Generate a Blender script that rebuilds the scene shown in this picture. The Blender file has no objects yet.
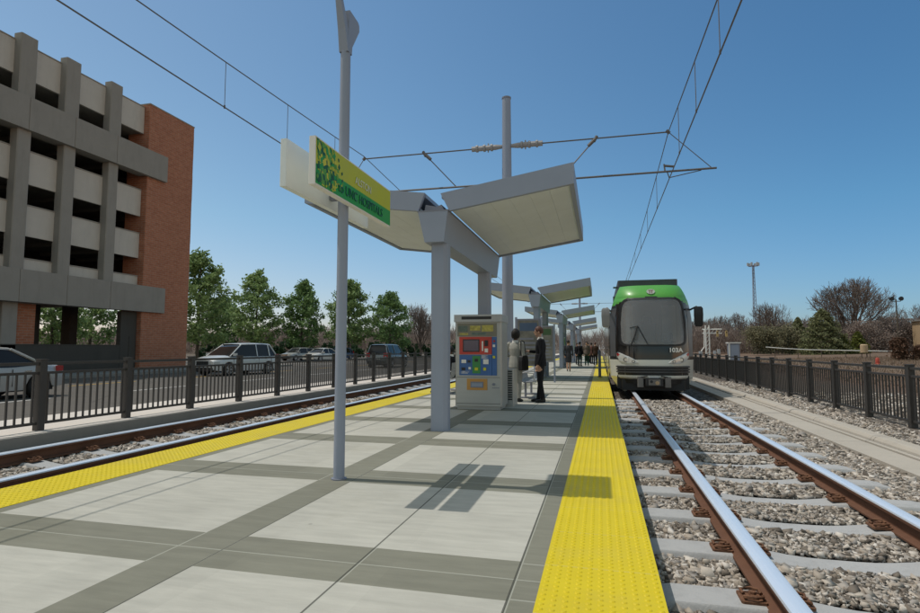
import bpy, bmesh, math, random
import numpy as np
from mathutils import Vector, Matrix, Quaternion, kdtree
random.seed(7); rng = np.random.default_rng(7)
D = bpy.data
sc = bpy.context.scene
COL = sc.collection
rad = math.radians

# ------------------------------------------------------------------ materials
def srgb(r, g, b):
    f = lambda c: (c/255/12.92) if c/255 <= 0.04045 else ((c/255+0.055)/1.055)**2.4
    return (f(r), f(g), f(b), 1)

class N:
    """tiny node-tree builder"""
    def __init__(s, name):
        s.m = D.materials.new(name); s.m.use_nodes = True
        s.t = s.m.node_tree; s.b = s.t.nodes['Principled BSDF']
    def node(s, typ, **kw):
        n = s.t.nodes.new(typ)
        for k, v in kw.items(): setattr(n, k, v)
        return n
    def link(s, a, b): s.t.links.new(a, b)
    def put(s, sock, v):
        if hasattr(v, 'is_output'): s.link(v, sock)
        else: sock.default_value = v
    def math(s, op, a, b=0.0, c=None):
        n = s.node('ShaderNodeMath', operation=op)
        s.put(n.inputs[0], a); s.put(n.inputs[1], b)
        if c is not None: s.put(n.inputs[2], c)
        return n.outputs[0]
    def mix(s, f, a, b):
        n = s.node('ShaderNodeMix', data_type='RGBA')
        s.put(n.inputs[0], f); s.put(n.inputs[6], a); s.put(n.inputs[7], b)
        return n.outputs[2]
    def noise(s, scale, detail=4, rough=.55, vec=None):
        n = s.node('ShaderNodeTexNoise'); n.inputs['Scale'].default_value = scale
        n.inputs['Detail'].default_value = detail; n.inputs['Roughness'].default_value = rough
        if vec is not None: s.link(vec, n.inputs['Vector'])
        return n.outputs['Fac']
    def obj(s): return s.node('ShaderNodeTexCoord').outputs['Object']
    def pos(s): return s.node('ShaderNodeNewGeometry').outputs['Position']
    def scale(s, v, sx, sy, sz):
        n = s.node('ShaderNodeMapping'); s.link(v, n.inputs['Vector']); n.inputs['Scale'].default_value = (sx, sy, sz)
        return n.outputs[0]
    def ramp(s, f, *stops):
        n = s.node('ShaderNodeValToRGB'); e = n.color_ramp.elements
        while len(e) < len(stops): e.new(.5)
        for el, (p, c) in zip(e, stops): el.position = p; el.color = c
        s.link(f, n.inputs[0]); return n.outputs[0]
    def bump(s, h, strength=.3, dist=.01):
        n = s.node('ShaderNodeBump'); n.inputs['Strength'].default_value = strength
        n.inputs['Distance'].default_value = dist; s.link(h, n.inputs['Height'])
        s.link(n.outputs[0], s.b.inputs['Normal'])
    def base(s, c): s.put(s.b.inputs['Base Color'], c)
    def set(s, rough=None, metal=None, spec=None):
        if rough is not None: s.put(s.b.inputs['Roughness'], rough)
        if metal is not None: s.put(s.b.inputs['Metallic'], metal)
        if spec is not None: s.put(s.b.inputs['Specular IOR Level'], spec)

def sh(c, k): return (min(c[0]*k, 1), min(c[1]*k, 1), min(c[2]*k, 1), 1)

def mat(name, col, rough=.6, metal=0, var=.12, scale=3.0, bump=0, bscale=40, spec=.4, stretch=(1, 1, 1), coat=0):
    if len(col) == 3: col = (*col, 1)
    n = N(name)
    v = n.scale(n.obj(), *stretch)
    f = n.noise(scale, 6, .6, v)
    f = n.math('MULTIPLY_ADD', n.math('SUBTRACT', f, .5), 2.2, .5)
    n.base(n.mix(f, sh(col, 1-var), sh(col, 1+var)))
    r = n.math('MULTIPLY_ADD', f, .12, rough-.06)
    n.set(r, metal, spec)
    if coat: n.b.inputs['Coat Weight'].default_value = coat; n.b.inputs['Coat Roughness'].default_value = .05
    if bump: n.bump(n.noise(bscale, 4, .6, v), bump, .01)
    return n.m

M = {}
M['steel'] = mat('painted_steel', (.27, .305, .38), .5, 0, .05, 1.5)
M['steel_d'] = mat('painted_steel_dark', (.20, .21, .25), .5, 0, .06, 1.5)
M['galv'] = mat('galvanised_steel', (.42, .43, .44), .5, .3, .10, 2)
M['fence'] = mat('fence_paint', (.045, .042, .04), .5, 0, .15, 4)
M['white'] = mat('white_paint', (.75, .73, .68), .5, 0, .04)
M['cream'] = mat('cream_panel', (.71, .75, .74), .6, 0, .05, 2)
M['black'] = mat('black_rubber', (.012, .012, .013), .5, 0, .2)
M['dark'] = mat('dark_metal', (.03, .03, .032), .45, .2, .2)
M['wire'] = mat('wire_metal', (.13, .12, .115), .5, .2, .1)
M['insul'] = mat('insulator_grey', (.30, .29, .29), .5, 0, .1)
M['stainless'] = mat('stainless_panel', (.40, .405, .39), .42, .35, .06, 1.5, stretch=(1, 1, 8))
M['chrome'] = mat('chrome', (.6, .6, .6), .2, 1, .05)
M['clip'] = mat('rusty_clip', (.16, .075, .04), .85, 0, .4, 30, .5, 120)
M['tyre'] = mat('tyre_rubber', (.015, .015, .015), .8, 0, .2)
M['rim'] = mat('alloy_rim', (.45, .45, .46), .35, .7, .05)
M['lamp'] = mat('lamp_glass', (.55, .56, .55), .12, .2, .1)
M['redlamp'] = mat('red_lamp', (.35, .02, .02), .2, 0, .1)
M['poly_lime'] = mat('sign_lime', (.47, .49, .010), .45, 0, .03)
M['poly_green'] = mat('sign_green', (.014, .30, .045), .45, 0, .03)
M['poly_dk'] = mat('sign_dark_green', (.008, .10, .035), .5, 0, .03)
M['poly_mid'] = mat('sign_mid_green', (.11, .33, .03), .5, 0, .03)
M['poly_yel'] = mat('sign_yellow', (.58, .55, .03), .5, 0, .03)
M['text_white'] = mat('letter_white', (.62, .66, .45), .5, 0, .02)
M['text_green'] = mat('letter_dark_green', (.01, .115, .07), .5, 0, .02)
M['skin_light'] = mat('skin_light', (.50, .29, .20), .5, 0, .08)
M['skin_dark'] = mat('skin_dark', (.10, .05, .03), .5, 0, .08)
M['bark'] = mat('bark', (.10, .08, .06), .9, 0, .3, 6)
M['barkgrey'] = mat('bark_grey', (.115, .088, .073), .95, 0, .3, 2)
M['tan'] = mat('tan_paint', (.42, .30, .18), .7, 0, .1)

def glass_mat(name, col, rough=.06, metal=.0, spec=.8):
    n = N(name); f = n.noise(1.2, 3, .5, n.obj())
    n.base(n.mix(f, sh(col, .8), sh(col, 1.2))); n.set(rough, metal, spec)
    return n.m
M['carglass'] = glass_mat('car_glass', (.018, .018, .018, 1), .08, 0, .35)
M['trainglass'] = glass_mat('train_windscreen', (.20, .20, .205, 1), .06, .2, .9)
M['blackgloss'] = glass_mat('black_gloss_mask', (.018, .018, .019, 1), .12, 0, .5)

def screen_glass():
    n = N('screen_glass'); b = n.b
    b.inputs['Base Color'].default_value = (.55, .62, .64, 1); b.inputs['Alpha'].default_value = .35
    b.inputs['Roughness'].default_value = .05
    f = n.noise(2, 3, .5, n.obj()); n.put(b.inputs['Alpha'], n.math('MULTIPLY_ADD', f, .2, .2))
    return n.m
M['screen'] = screen_glass()

def paint(name, c, metal=.12):
    return mat(name, c, .32, metal, .03, 1.2, spec=.5, coat=.6)

# paving: light/dark concrete bands, joints, broom streaks - from world position
def paving():
    n = N('platform_paving'); p = n.pos()
    s = n.node('ShaderNodeSeparateXYZ'); n.link(p, s.inputs[0]); X, Y = s.outputs[0], s.outputs[1]
    PER = 2.092
    def between(v, a, b):
        return n.math('MULTIPLY', n.math('GREATER_THAN', v, a), n.math('LESS_THAN', v, b))
    fy = n.math('FRACT', n.math('DIVIDE', n.math('SUBTRACT', Y, 2.845-PER*8), PER))
    band = n.math('LESS_THAN', fy, .53/PER)
    dark = n.math('MAXIMUM', band, between(X, -2.63, -2.31))
    dark = n.math('MAXIMUM', dark, n.math('GREATER_THAN', X, -.475))
    dark = n.math('MAXIMUM', dark, n.math('LESS_THAN', X, -4.47))
    # slab id for tone variation
    idx = n.math('ADD', n.math('MULTIPLY', n.math('FLOOR', n.math('DIVIDE', n.math('ADD', X, 20.405), .915)), 7.31),
                 n.math('FLOOR', n.math('DIVIDE', n.math('SUBTRACT', Y, 2.845-PER*8+.265), PER)))
    wn = n.node('ShaderNodeTexWhiteNoise', noise_dimensions='1D'); n.put(wn.inputs['W'], idx)
    streak = n.noise(2.2, 6, .62, n.scale(p, 1.1, 6.5, 1))
    blot = n.noise(1.1, 5, .6, p)
    fine = n.noise(160, 3, .7, p)
    tone = n.math('ADD', n.math('MULTIPLY', n.math('SUBTRACT', streak, .5), .50), n.math('MULTIPLY', n.math('SUBTRACT', blot, .5), .34))
    tone = n.math('ADD', tone, n.math('MULTIPLY', n.math('SUBTRACT', fine, .5), .16))
    tone = n.math('ADD', tone, n.math('MULTIPLY', n.math('SUBTRACT', wn.outputs['Value'], .5), .11))
    tone = n.math('ADD', tone, 1.0)
    col = n.mix(dark, (.435, .420, .365, 1), (.203, .198, .155, 1))
    def line(v, c, w): return n.math('LESS_THAN', n.math('ABSOLUTE', n.math('SUBTRACT', v, c)), w)
    dk = line(X, -1.4, .006)
    for c, w in ((-.475, .006), (-2.31, .005)): dk = n.math('MAXIMUM', dk, line(X, c, w))
    lt = n.math('MULTIPLY', line(fy, .265/PER, .0028), 1.0)
    lt = n.math('MAXIMUM', lt, line(X, -1.388, .0045)); lt = n.math('MAXIMUM', lt, line(X, -.465, .004))
    lt = n.math('MAXIMUM', lt, n.math('MULTIPLY', band, n.math('MAXIMUM', line(X, -2.63, .006), line(X, -2.31, .006))))
    mid = n.math('MULTIPLY', line(fy, .62, .0017), n.math('SUBTRACT', 1, dark))   # faint saw cut through the light slabs
    edge = n.math('MULTIPLY', n.math('GREATER_THAN', X, -.46), n.math('MAXIMUM', line(fy, .5/PER, .003), line(fy, .02/PER, .003)))
    lt = n.math('MAXIMUM', lt, edge)
    mul = n.node('ShaderNodeMix', data_type='RGBA', blend_type='MULTIPLY'); mul.inputs[0].default_value = 1
    cc = n.node('ShaderNodeCombineColor'); [n.put(cc.inputs[i], tone) for i in range(3)]
    n.link(col, mul.inputs[6]); n.link(cc.outputs[0], mul.inputs[7]); col = mul.outputs[2]
    # gum spots and small dark drips
    gv = n.node('ShaderNodeTexVoronoi'); gv.inputs['Scale'].default_value = 2.1; n.link(p, gv.inputs['Vector'])
    gs = n.node('ShaderNodeSeparateColor'); n.link(gv.outputs['Color'], gs.inputs[0])
    gum = n.math('MULTIPLY', n.math('LESS_THAN', gv.outputs['Distance'], n.math('MULTIPLY', gs.outputs[1], .05)), n.math('GREATER_THAN', gs.outputs[0], .62))
    col = n.mix(n.math('MULTIPLY', gum, .30), col, (.10, .10, .085, 1))
    # stains
    st = n.ramp(n.noise(.55, 7, .7, p), (.54, (1, 1, 1, 1)), (.72, (.80, .79, .76, 1)))
    mul2 = n.node('ShaderNodeMix', data_type='RGBA', blend_type='MULTIPLY'); mul2.inputs[0].default_value = 1
    n.link(col, mul2.inputs[6]); n.link(st, mul2.inputs[7]); col = mul2.outputs[2]
    col = n.mix(n.math('MULTIPLY', lt, .55), col, (.42, .42, .36, 1))
    col = n.mix(n.math('MULTIPLY', mid, .3), col, (.3, .3, .27, 1))
    col = n.mix(n.math('MULTIPLY', dk, .8), col, (.055, .055, .045, 1))
    n.base(col); n.set(.85, 0, .25)
    h = n.math('SUBTRACT', n.math('MULTIPLY', n.noise(90, 3, .6, n.scale(p, .4, 2.5, 1)), .3), n.math('MULTIPLY', n.math('MAXIMUM', dk, lt), 1.2))
    n.bump(h, .35, .006)
    return n.m
M['paving'] = paving()

def tactile():
    n = N('tactile_yellow'); p = n.pos()
    s = n.node('ShaderNodeSeparateXYZ'); n.link(p, s.inputs[0])
    fy = n.math('FRACT', n.math('DIVIDE', s.outputs[1], .61))
    j = n.math('LESS_THAN', n.math('ABSOLUTE', n.math('SUBTRACT', fy, .5)), .008)
    f = n.noise(3, 6, .65, p)
    c = n.mix(f, (.56, .43, .006, 1), (.68, .54, .014, 1))
    d = n.ramp(n.noise(9, 6, .7, p), (.62, (0, 0, 0, 1)), (.8, (1, 1, 1, 1)))
    c = n.mix(n.math('MULTIPLY', d, .5), c, (.36, .28, .05, 1))
    d2 = n.ramp(n.noise(1.3, 7, .7, p), (.5, (0, 0, 0, 1)), (.72, (1, 1, 1, 1)))
    c = n.mix(n.math('MULTIPLY', d2, .30), c, (.44, .36, .10, 1))
    c = n.mix(n.math('MULTIPLY', j, .6), c, (.55, .47, .16, 1))
    n.base(c); n.set(.55, 0, .3)
    n.bump(n.noise(120, 3, .6, p), .15, .003)
    return n.m
M['tactile'] = tactile()

def stones():
    n = N('ballast_stone')
    g = n.node('ShaderNodeNewGeometry')
    c = n.ramp(g.outputs['Random Per Island'], (0, (.07, .06, .05, 1)), (.24, (.19, .16, .13, 1)), (.48, (.47, .405, .335, 1)),
               (.62, (.30, .28, .262, 1)), (.82, (.54, .475, .40, 1)), (1, (.70, .655, .60, 1)))
    f = n.noise(40, 4, .6, n.pos())
    c = n.mix(n.math('MULTIPLY', f, .35), c, (.20, .17, .145, 1))
    n.base(c); n.set(.9, 0, .2); return n.m
M['stone'] = stones()

def ballast_bed(name, dark=1.0):
    n = N(name); p = n.pos()
    v = n.node('ShaderNodeTexVoronoi'); v.inputs['Scale'].default_value = 17; n.link(n.scale(p, 1, .8, 1), v.inputs['Vector'])
    sp = n.node('ShaderNodeSeparateColor'); n.link(v.outputs['Color'], sp.inputs[0])
    c = n.ramp(sp.outputs[0], (0, sh((.09, .075, .065), dark)), (.4, sh((.24, .205, .175), dark)), (.7, sh((.33, .29, .25), dark)), (1, sh((.50, .46, .41), dark)))
    gap = n.ramp(v.outputs['Distance'], (.02, (1, 1, 1, 1)), (.06, (.25, .22, .2, 1)))
    e = n.ramp(v.outputs['Distance'], (.35, (1, 1, 1, 1)), (.75, (.3, .27, .25, 1)))
    m = n.node('ShaderNodeMix', data_type='RGBA', blend_type='MULTIPLY'); m.inputs[0].default_value = 1
    n.link(c, m.inputs[6]); n.link(e, m.inputs[7])
    big = n.noise(.6, 5, .6, p)
    n.base(n.mix(n.math('MULTIPLY', big, .35), m.outputs[2], sh((.20, .165, .14), dark))); n.set(.95, 0, .1)
    n.bump(n.math('SUBTRACT', 1, v.outputs['Distance']), .8, .03)
    return n.m
M['bed'] = ballast_bed('ballast_bed', .62)

def ground_mat():
    n = N('dry_ground'); p = n.pos()
    s = n.node('ShaderNodeSeparateXYZ'); n.link(p, s.inputs[0])
    warp = n.math('MULTIPLY', n.math('SUBTRACT', n.noise(.12, 5, .6, p), .5), 7)
    x = n.math('DIVIDE', n.math('ADD', n.math('ADD', s.outputs[0], warp), 0), 60)
    c = n.ramp(x, (.05, (.15, .125, .105, 1)), (.14, (.17, .135, .11, 1)), (.18, (.20, .115, .08, 1)), (.26, (.20, .13, .095, 1)), (.31, (.27, .21, .16, 1)), (.36, (.19, .125, .09, 1)), (.8, (.16, .11, .08, 1)))
    f = n.noise(1.6, 8, .72, p); g = n.noise(14, 5, .7, p)
    c = n.mix(n.math('MULTIPLY', f, .6), c, (.10, .075, .055, 1))
    c = n.mix(n.ramp(g, (.5, (0, 0, 0, 1)), (.75, (.8, .8, .8, 1))), c, (.27, .22, .17, 1))
    n.base(c); n.set(.95, 0, .1); n.bump(n.math('ADD', f, g), .9, .08); return n.m
M['ground'] = ground_mat()

def asphalt(name, c0, c1):
    n = N(name); p = n.pos()
    f = n.noise(.5, 7, .65, p); g = n.noise(60, 3, .7, p)
    c = n.mix(f, c0, c1); c = n.mix(n.math('MULTIPLY', g, .45), c, sh(c1, 1.25))
    cr = n.node('ShaderNodeTexVoronoi', feature='DISTANCE_TO_EDGE'); cr.inputs['Scale'].default_value = .28
    n.link(p, cr.inputs['Vector'])
    c = n.mix(n.math('MULTIPLY', n.math('LESS_THAN', cr.outputs[0], .004), .6), c, (.03, .028, .026, 1))
    n.base(c); n.set(.9, 0, .25); n.bump(g, .3, .01); return n.m
M['asphalt'] = asphalt('asphalt', (.085, .076, .066, 1), (.12, .108, .094, 1))
M['lot'] = asphalt('lot_asphalt', (.10, .09, .08, 1), (.14, .125, .11, 1))

def concrete(name, col, scale=1.2, streak=1.0, dark=.55, bump=.3):
    n = N(name); p = n.obj()
    a = n.noise(scale, 8, .65, p); b = n.noise(scale*2.5, 6, .7, n.scale(p, 1, 1, .18)); g = n.noise(70, 3, .7, p)
    c = n.mix(a, sh(col, .86), sh(col, 1.12))
    c = n.mix(n.math('MULTIPLY', n.ramp(b, (.5, (0, 0, 0, 1)), (.8, (1, 1, 1, 1))), .35*streak), c, sh(col, dark))
    c = n.mix(n.math('MULTIPLY', g, .2), c, sh(col, 1.2))
    n.base(c); n.set(.9, 0, .2); n.bump(n.math('ADD', g, a), bump, .008); return n.m
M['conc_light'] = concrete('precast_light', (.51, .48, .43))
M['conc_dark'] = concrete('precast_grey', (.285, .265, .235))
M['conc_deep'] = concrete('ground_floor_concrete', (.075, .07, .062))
M['sidewalk'] = concrete('sidewalk_concrete', (.60, .545, .49), .6, .4, .75)
M['wallconc'] = concrete('low_wall_concrete', (.26, .25, .225), .8)
M['tie'] = concrete('sleeper_concrete', (.39, .388, .385), 3, 1.3, .5, .5)
def trough():
    m = concrete('trough_concrete', (.42, .38, .325), 1.0, .8, .6); t = m.node_tree; bs = t.nodes['Principled BSDF']
    src = bs.inputs['Base Color'].links[0].from_socket
    g = t.nodes.new('ShaderNodeNewGeometry'); sp = t.nodes.new('ShaderNodeSeparateXYZ'); t.links.new(g.outputs['Position'], sp.inputs[0])
    def mt(op, a, b):
        n = t.nodes.new('ShaderNodeMath'); n.operation = op
        t.links.new(a, n.inputs[0]); n.inputs[1].default_value = b; return n.outputs[0]
    j = mt('LESS_THAN', mt('FRACT', mt('DIVIDE', sp.outputs[1], 2.6), 0), .005)
    mx = t.nodes.new('ShaderNodeMix'); mx.data_type = 'RGBA'; t.links.new(j, mx.inputs[0]); t.links.new(src, mx.inputs[6]); mx.inputs[7].default_value = (.10, .085, .07, 1)
    t.links.new(mx.outputs[2], bs.inputs['Base Color']); return m
M['trough'] = trough()
M['edge'] = concrete('platform_edge', (.16, .155, .14), 1.2)

def brick():
    n = N('brick'); p = n.obj()
    s = n.node('ShaderNodeSeparateXYZ'); n.link(p, s.inputs[0])
    cmb = n.node('ShaderNodeCombineXYZ'); n.put(cmb.inputs[0], n.math('ADD', s.outputs[0], s.outputs[1])); n.put(cmb.inputs[1], s.outputs[2])
    b = n.node('ShaderNodeTexBrick'); n.link(cmb.outputs[0], b.inputs['Vector'])
    b.inputs['Scale'].default_value = 1.0; b.inputs['Brick Width'].default_value = .42; b.inputs['Row Height'].default_value = .135
    b.inputs['Mortar Size'].default_value = .014; b.inputs['Bias'].default_value = -.2
    b.inputs['Color1'].default_value = (.47, .185, .105, 1); b.inputs['Color2'].default_value = (.36, .122, .066, 1); b.inputs['Mortar'].default_value = (.40, .28, .21, 1)
    f = n.noise(.9, 6, .65, p)
    f2 = n.ramp(n.noise(3.2, 6, .7, n.scale(p, 1, 1, 2.2)), (.38, (0, 0, 0, 1)), (.68, (1, 1, 1, 1)))
    n.base(n.mix(n.math('MULTIPLY', f2, .55), n.mix(n.math('MULTIPLY', f, .35), b.outputs['Color'], (.40, .20, .13, 1)), (.24, .10, .06, 1))); n.set(.9, 0, .15)
    n.bump(n.math('SUBTRACT', 1, b.outputs['Fac']), .5, .01); return n.m
M['brick'] = brick()

def rail_side():
    n = N('rail_rust'); p = n.pos()
    f = n.noise(6, 6, .7, p); g = n.noise(80, 4, .7, p)
    c = n.mix(f, (.085, .04, .025, 1), (.20, .10, .06, 1)); c = n.mix(n.math('MULTIPLY', g, .5), c, (.13, .06, .035, 1))
    n.base(c); n.set(.75, .1, .3); n.bump(g, .3, .004); return n.m
M['rust'] = rail_side()
def rail_top():
    n = N('rail_polished'); p = n.pos()
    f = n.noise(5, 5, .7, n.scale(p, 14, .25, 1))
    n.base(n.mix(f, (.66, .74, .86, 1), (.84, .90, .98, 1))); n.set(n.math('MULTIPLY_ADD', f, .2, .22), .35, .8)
    return n.m
M['railtop'] = rail_top()

def leaf_mat(name, dark, light):
    n = N(name); g = n.node('ShaderNodeNewGeometry')
    f = n.noise(.8, 4, .6, n.obj())
    k = n.math('ADD', n.math('MULTIPLY', g.outputs['Random Per Island'], .65), n.math('MULTIPLY', f, .4))
    c = n.mix(k, dark, light); n.base(c); n.set(.6, 0, .25)
    tr = n.node('ShaderNodeBsdfTranslucent'); n.link(c, tr.inputs['Color'])
    mx = n.node('ShaderNodeMixShader'); mx.inputs[0].default_value = .3
    out = n.t.nodes['Material Output']
    n.link(n.b.outputs[0], mx.inputs[1]); n.link(tr.outputs[0], mx.inputs[2]); n.link(mx.outputs[0], out.inputs['Surface'])
    return n.m
M['leaf'] = leaf_mat('fresh_leaf', (.075, .135, .035, 1), (.37, .49, .20, 1))
M['leaf2'] = leaf_mat('fresh_leaf_dark', (.055, .11, .035, 1), (.27, .40, .15, 1))
M['hedge'] = leaf_mat('hedge_leaf', (.008, .026, .012, 1), (.045, .095, .035, 1))
M['pine'] = leaf_mat('pine_needle', (.07, .082, .042, 1), (.26, .265, .125, 1))
M['conifer'] = leaf_mat('conifer_leaf', (.05, .07, .015, 1), (.20, .21, .045, 1))
M['olive'] = leaf_mat('olive_brush', (.105, .095, .055, 1), (.30, .27, .16, 1))
M['brush'] = leaf_mat('bare_brush', (.14, .105, .09, 1), (.37, .29, .245, 1))
M['rustbush'] = leaf_mat('rust_bush', (.05, .035, .022, 1), (.20, .105, .065, 1))
M['twig'] = leaf_mat('twigs', (.17, .135, .12, 1), (.33, .27, .235, 1))

# ------------------------------------------------------------------ mesh helpers
class MB:
    def __init__(s): s.v = []; s.f = []; s.mi = []; s.m = 0
    def add(s, vs, fs, m=None):
        o = len(s.v); s.v += [tuple(v) for v in vs]; s.f += [tuple(i+o for i in f) for f in fs]
        s.mi += [s.m if m is None else m]*len(fs)
    def box(s, x0, x1, y0, y1, z0, z1, m=None, c=0.0):
        """box, optionally with its vertical edges chamfered by c"""
        if c:
            pts = [(x0+c, y0), (x1-c, y0), (x1, y0+c), (x1, y1-c), (x1-c, y1), (x0+c, y1), (x0, y1-c), (x0, y0+c)]
            s.prism(pts, z0, z1, m); return
        vs = [(x, y, z) for z in (z0, z1) for x, y in ((x0, y0), (x1, y0), (x1, y1), (x0, y1))]
        s.add(vs, [(3, 2, 1, 0), (4, 5, 6, 7), (0, 1, 5, 4), (1, 2, 6, 5), (2, 3, 7, 6), (3, 0, 4, 7)], m)
    def prism(s, pts, a, b, m=None, axis='z'):
        n = len(pts)
        mk = {'z': lambda p, t: (p[0], p[1], t), 'y': lambda p, t: (p[0], t, p[1]), 'x': lambda p, t: (t, p[0], p[1])}[axis]
        vs = [mk(p, a) for p in pts]+[mk(p, b) for p in pts]
        fs = [tuple(range(n))[::-1], tuple(range(n, 2*n))]+[(i, (i+1) % n, (i+1) % n+n, i+n) for i in range(n)]
        s.add(vs, fs, m)
    def tube(s, pts, r, n=8, m=None, cap=True):
        pts = [Vector(p) for p in pts]; rs = r if isinstance(r, (list, tuple)) else [r]*len(pts)
        vs = []; ref = None
        for i, p in enumerate(pts):
            t = (pts[min(i+1, len(pts)-1)]-pts[max(i-1, 0)]).normalized()
            if ref is None or abs(ref.dot(t)) > .95: ref = Vector((1, 0, 0)) if abs(t.x) < .8 else Vector((0, 1, 0))
            u = t.cross(ref).normalized(); w = t.cross(u)
            vs += [p+(u*math.cos(2*math.pi*k/n)+w*math.sin(2*math.pi*k/n))*rs[i] for k in range(n)]
        fs = [(i*n+k, i*n+(k+1) % n, (i+1)*n+(k+1) % n, (i+1)*n+k) for i in range(len(pts)-1) for k in range(n)]
        if cap: fs += [tuple(range(n))[::-1], tuple(range((len(pts)-1)*n, len(pts)*n))]
        s.add(vs, fs, m)
    def quad(s, a, b, c, d, m=None): s.add([a, b, c, d], [(0, 1, 2, 3)], m)
    def loft(s, secs, m=None, cap=True, mf=None, closed=True):
        n = len(secs[0]); vs = [p for q in secs for p in q]; fs = []; ms = []
        for i in range(len(secs)-1):
            for k in range(n if closed else n-1):
                fs.append((i*n+k, i*n+(k+1) % n, (i+1)*n+(k+1) % n, (i+1)*n+k)); ms.append(mf(i, k) if mf else (s.m if m is None else m))
        if cap and closed:
            fs += [tuple(range(n))[::-1], tuple(range((len(secs)-1)*n, len(secs)*n))]; ms += [ms[0], ms[-1]]
        o = len(s.v); s.v += [tuple(v) for v in vs]; s.f += [tuple(i+o for i in f) for f in fs]; s.mi += ms
    def build(s, name, mats, parent=None, smooth=False, loc=None, normals=True):
        if not isinstance(mats, (list, tuple)): mats = [mats]
        o3 = Vector((0, 0, 0))
        if parent is not None: o3 = ORIG.get(parent.name, Vector())
        elif loc is not None: o3 = Vector(loc)
        me = D.meshes.new(name); me.from_pydata([(v[0]-o3.x, v[1]-o3.y, v[2]-o3.z) for v in s.v], [], s.f)
        for m in mats: me.materials.append(m)
        me.polygons.foreach_set('material_index', s.mi)
        if smooth: me.polygons.foreach_set('use_smooth', [True]*len(me.polygons))
        if normals:
            bm = bmesh.new(); bm.from_mesh(me); bmesh.ops.recalc_face_normals(bm, faces=bm.faces); bm.to_mesh(me); bm.free()
        me.update()
        if smooth: me.set_sharp_from_angle(angle=rad(40))
        o = D.objects.new(name, me); COL.objects.link(o)
        if parent is not None: o.parent = parent; ORIG[o.name] = o3
        elif loc is not None: o.location = o3; ORIG[o.name] = o3
        return o

ORIG = {}
def tag(o, label=None, cat=None, group=None, kind=None):
    if label: o['label'] = label
    if cat: o['category'] = cat
    if group: o['group'] = group
    if kind: o['kind'] = kind
    return o
def thing(name, label, cat, loc=(0, 0, 0), group=None, rz=0):
    o = D.objects.new(name, None); COL.objects.link(o); o.location = loc; o.rotation_euler = (0, 0, rz)
    o.empty_display_size = .2
    ORIG[o.name] = Vector(loc) if rz == 0 else Vector()
    return tag(o, label, cat, group)
def kids(o): return [c for c in D.objects if c.parent == o]
def dup(o, loc, rz=None, label=None, group=None, scale=None, _p=None):
    c = o.copy(); COL.objects.link(c)
    if _p is not None: c.parent = _p
    else:
        c.location = loc
        if rz is not None: c.rotation_euler = (0, 0, rz)
        if scale: c.scale = scale
        if label: c['label'] = label
        if group: c['group'] = group
    for ch in KIDS.get(o.name) or kids(o): dup(ch, None, _p=c)
    return c
KIDS = {}

def text_mesh(name, body, size, mtx, m, parent, extrude=.003, bold=.0, align='CENTER', sx=1.0):
    cu = D.curves.new('txt', 'FONT'); cu.body = body; cu.size = size; cu.extrude = extrude; cu.offset = bold
    cu.align_x = align; cu.align_y = 'CENTER'
    ob = D.objects.new('txt', cu); COL.objects.link(ob)
    dg = bpy.context.evaluated_depsgraph_get(); me = D.meshes.new_from_object(ob.evaluated_get(dg))
    D.objects.remove(ob); D.curves.remove(cu)
    me.transform(Matrix.Scale(sx, 4, (1, 0, 0))); o3 = ORIG.get(parent.name, Vector())
    me.transform(Matrix.Translation(-o3) @ mtx); me.materials.clear(); me.materials.append(m)
    o = D.objects.new(name, me); COL.objects.link(o); o.parent = parent; ORIG[o.name] = o3
    return o
def frame(x, y, z, o):
    """matrix with given axes and origin"""
    return Matrix(((x[0], y[0], z[0], o[0]), (x[1], y[1], z[1], o[1]), (x[2], y[2], z[2], o[2]), (0, 0, 0, 1)))
FACE_FRONT = lambda o: frame((1, 0, 0), (0, 0, 1), (0, -1, 0), o)      # readable from -Y
FACE_RIGHT = lambda o: frame((0, 1, 0), (0, 0, 1), (1, 0, 0), o)       # readable from +X

ORD = ['first', 'second', 'third', 'fourth', 'fifth', 'sixth', 'seventh', 'eighth', 'ninth', 'tenth', 'eleventh', 'twelfth', 'thirteenth', 'fourteenth', 'fifteenth', 'sixteenth', 'seventeenth', 'eighteenth', 'nineteenth', 'twentieth']

# ------------------------------------------------------------------ the setting
def grid_strip(name, prof, y0, y1, m, parent=None):
    b = MB(); n = len(prof)
    b.add([(x, y, z) for y in (y0, y1) for x, z in prof], [(i, i+1, n+i+1, n+i) for i in range(n-1)])
    return tag(b.build(name, m, parent), kind='structure')
grid_strip('ground', [(-1500, .75), (-120, .75), (-60, -.17), (-10.1, -.18), (-9.9, -.44), (5.1, -.44), (5.6, -.16), (14, -.1), (45, .55), (1500, .8)], -40, 3000, M['ground'])
b = MB(); b.box(-24.0, -10.12, -15, 150, -.40, -.15); tag(b.build('road', M['asphalt']), kind='structure')
b = MB(); b.box(-60, -24.0, 40.5, 120, -.3, -.146); tag(b.build('parking_lot', M['lot']), kind='structure')
b = MB(); b.box(-27.3, -24.0, -15, 40.5, -.3, -.02, c=.02); tag(b.build('building_pavement', M['wallconc']), kind='structure')
b = MB(); b.box(-10.12, -8.12, -15, 150, -.40, 0, c=.03); tag(b.build('sidewalk', M['sidewalk']), kind='structure')
b = MB(); b.box(-8.12, -8.02, -15, 150, -.42, -.004); tag(b.build('kerb_wall', M['wallconc']), kind='structure')
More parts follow.
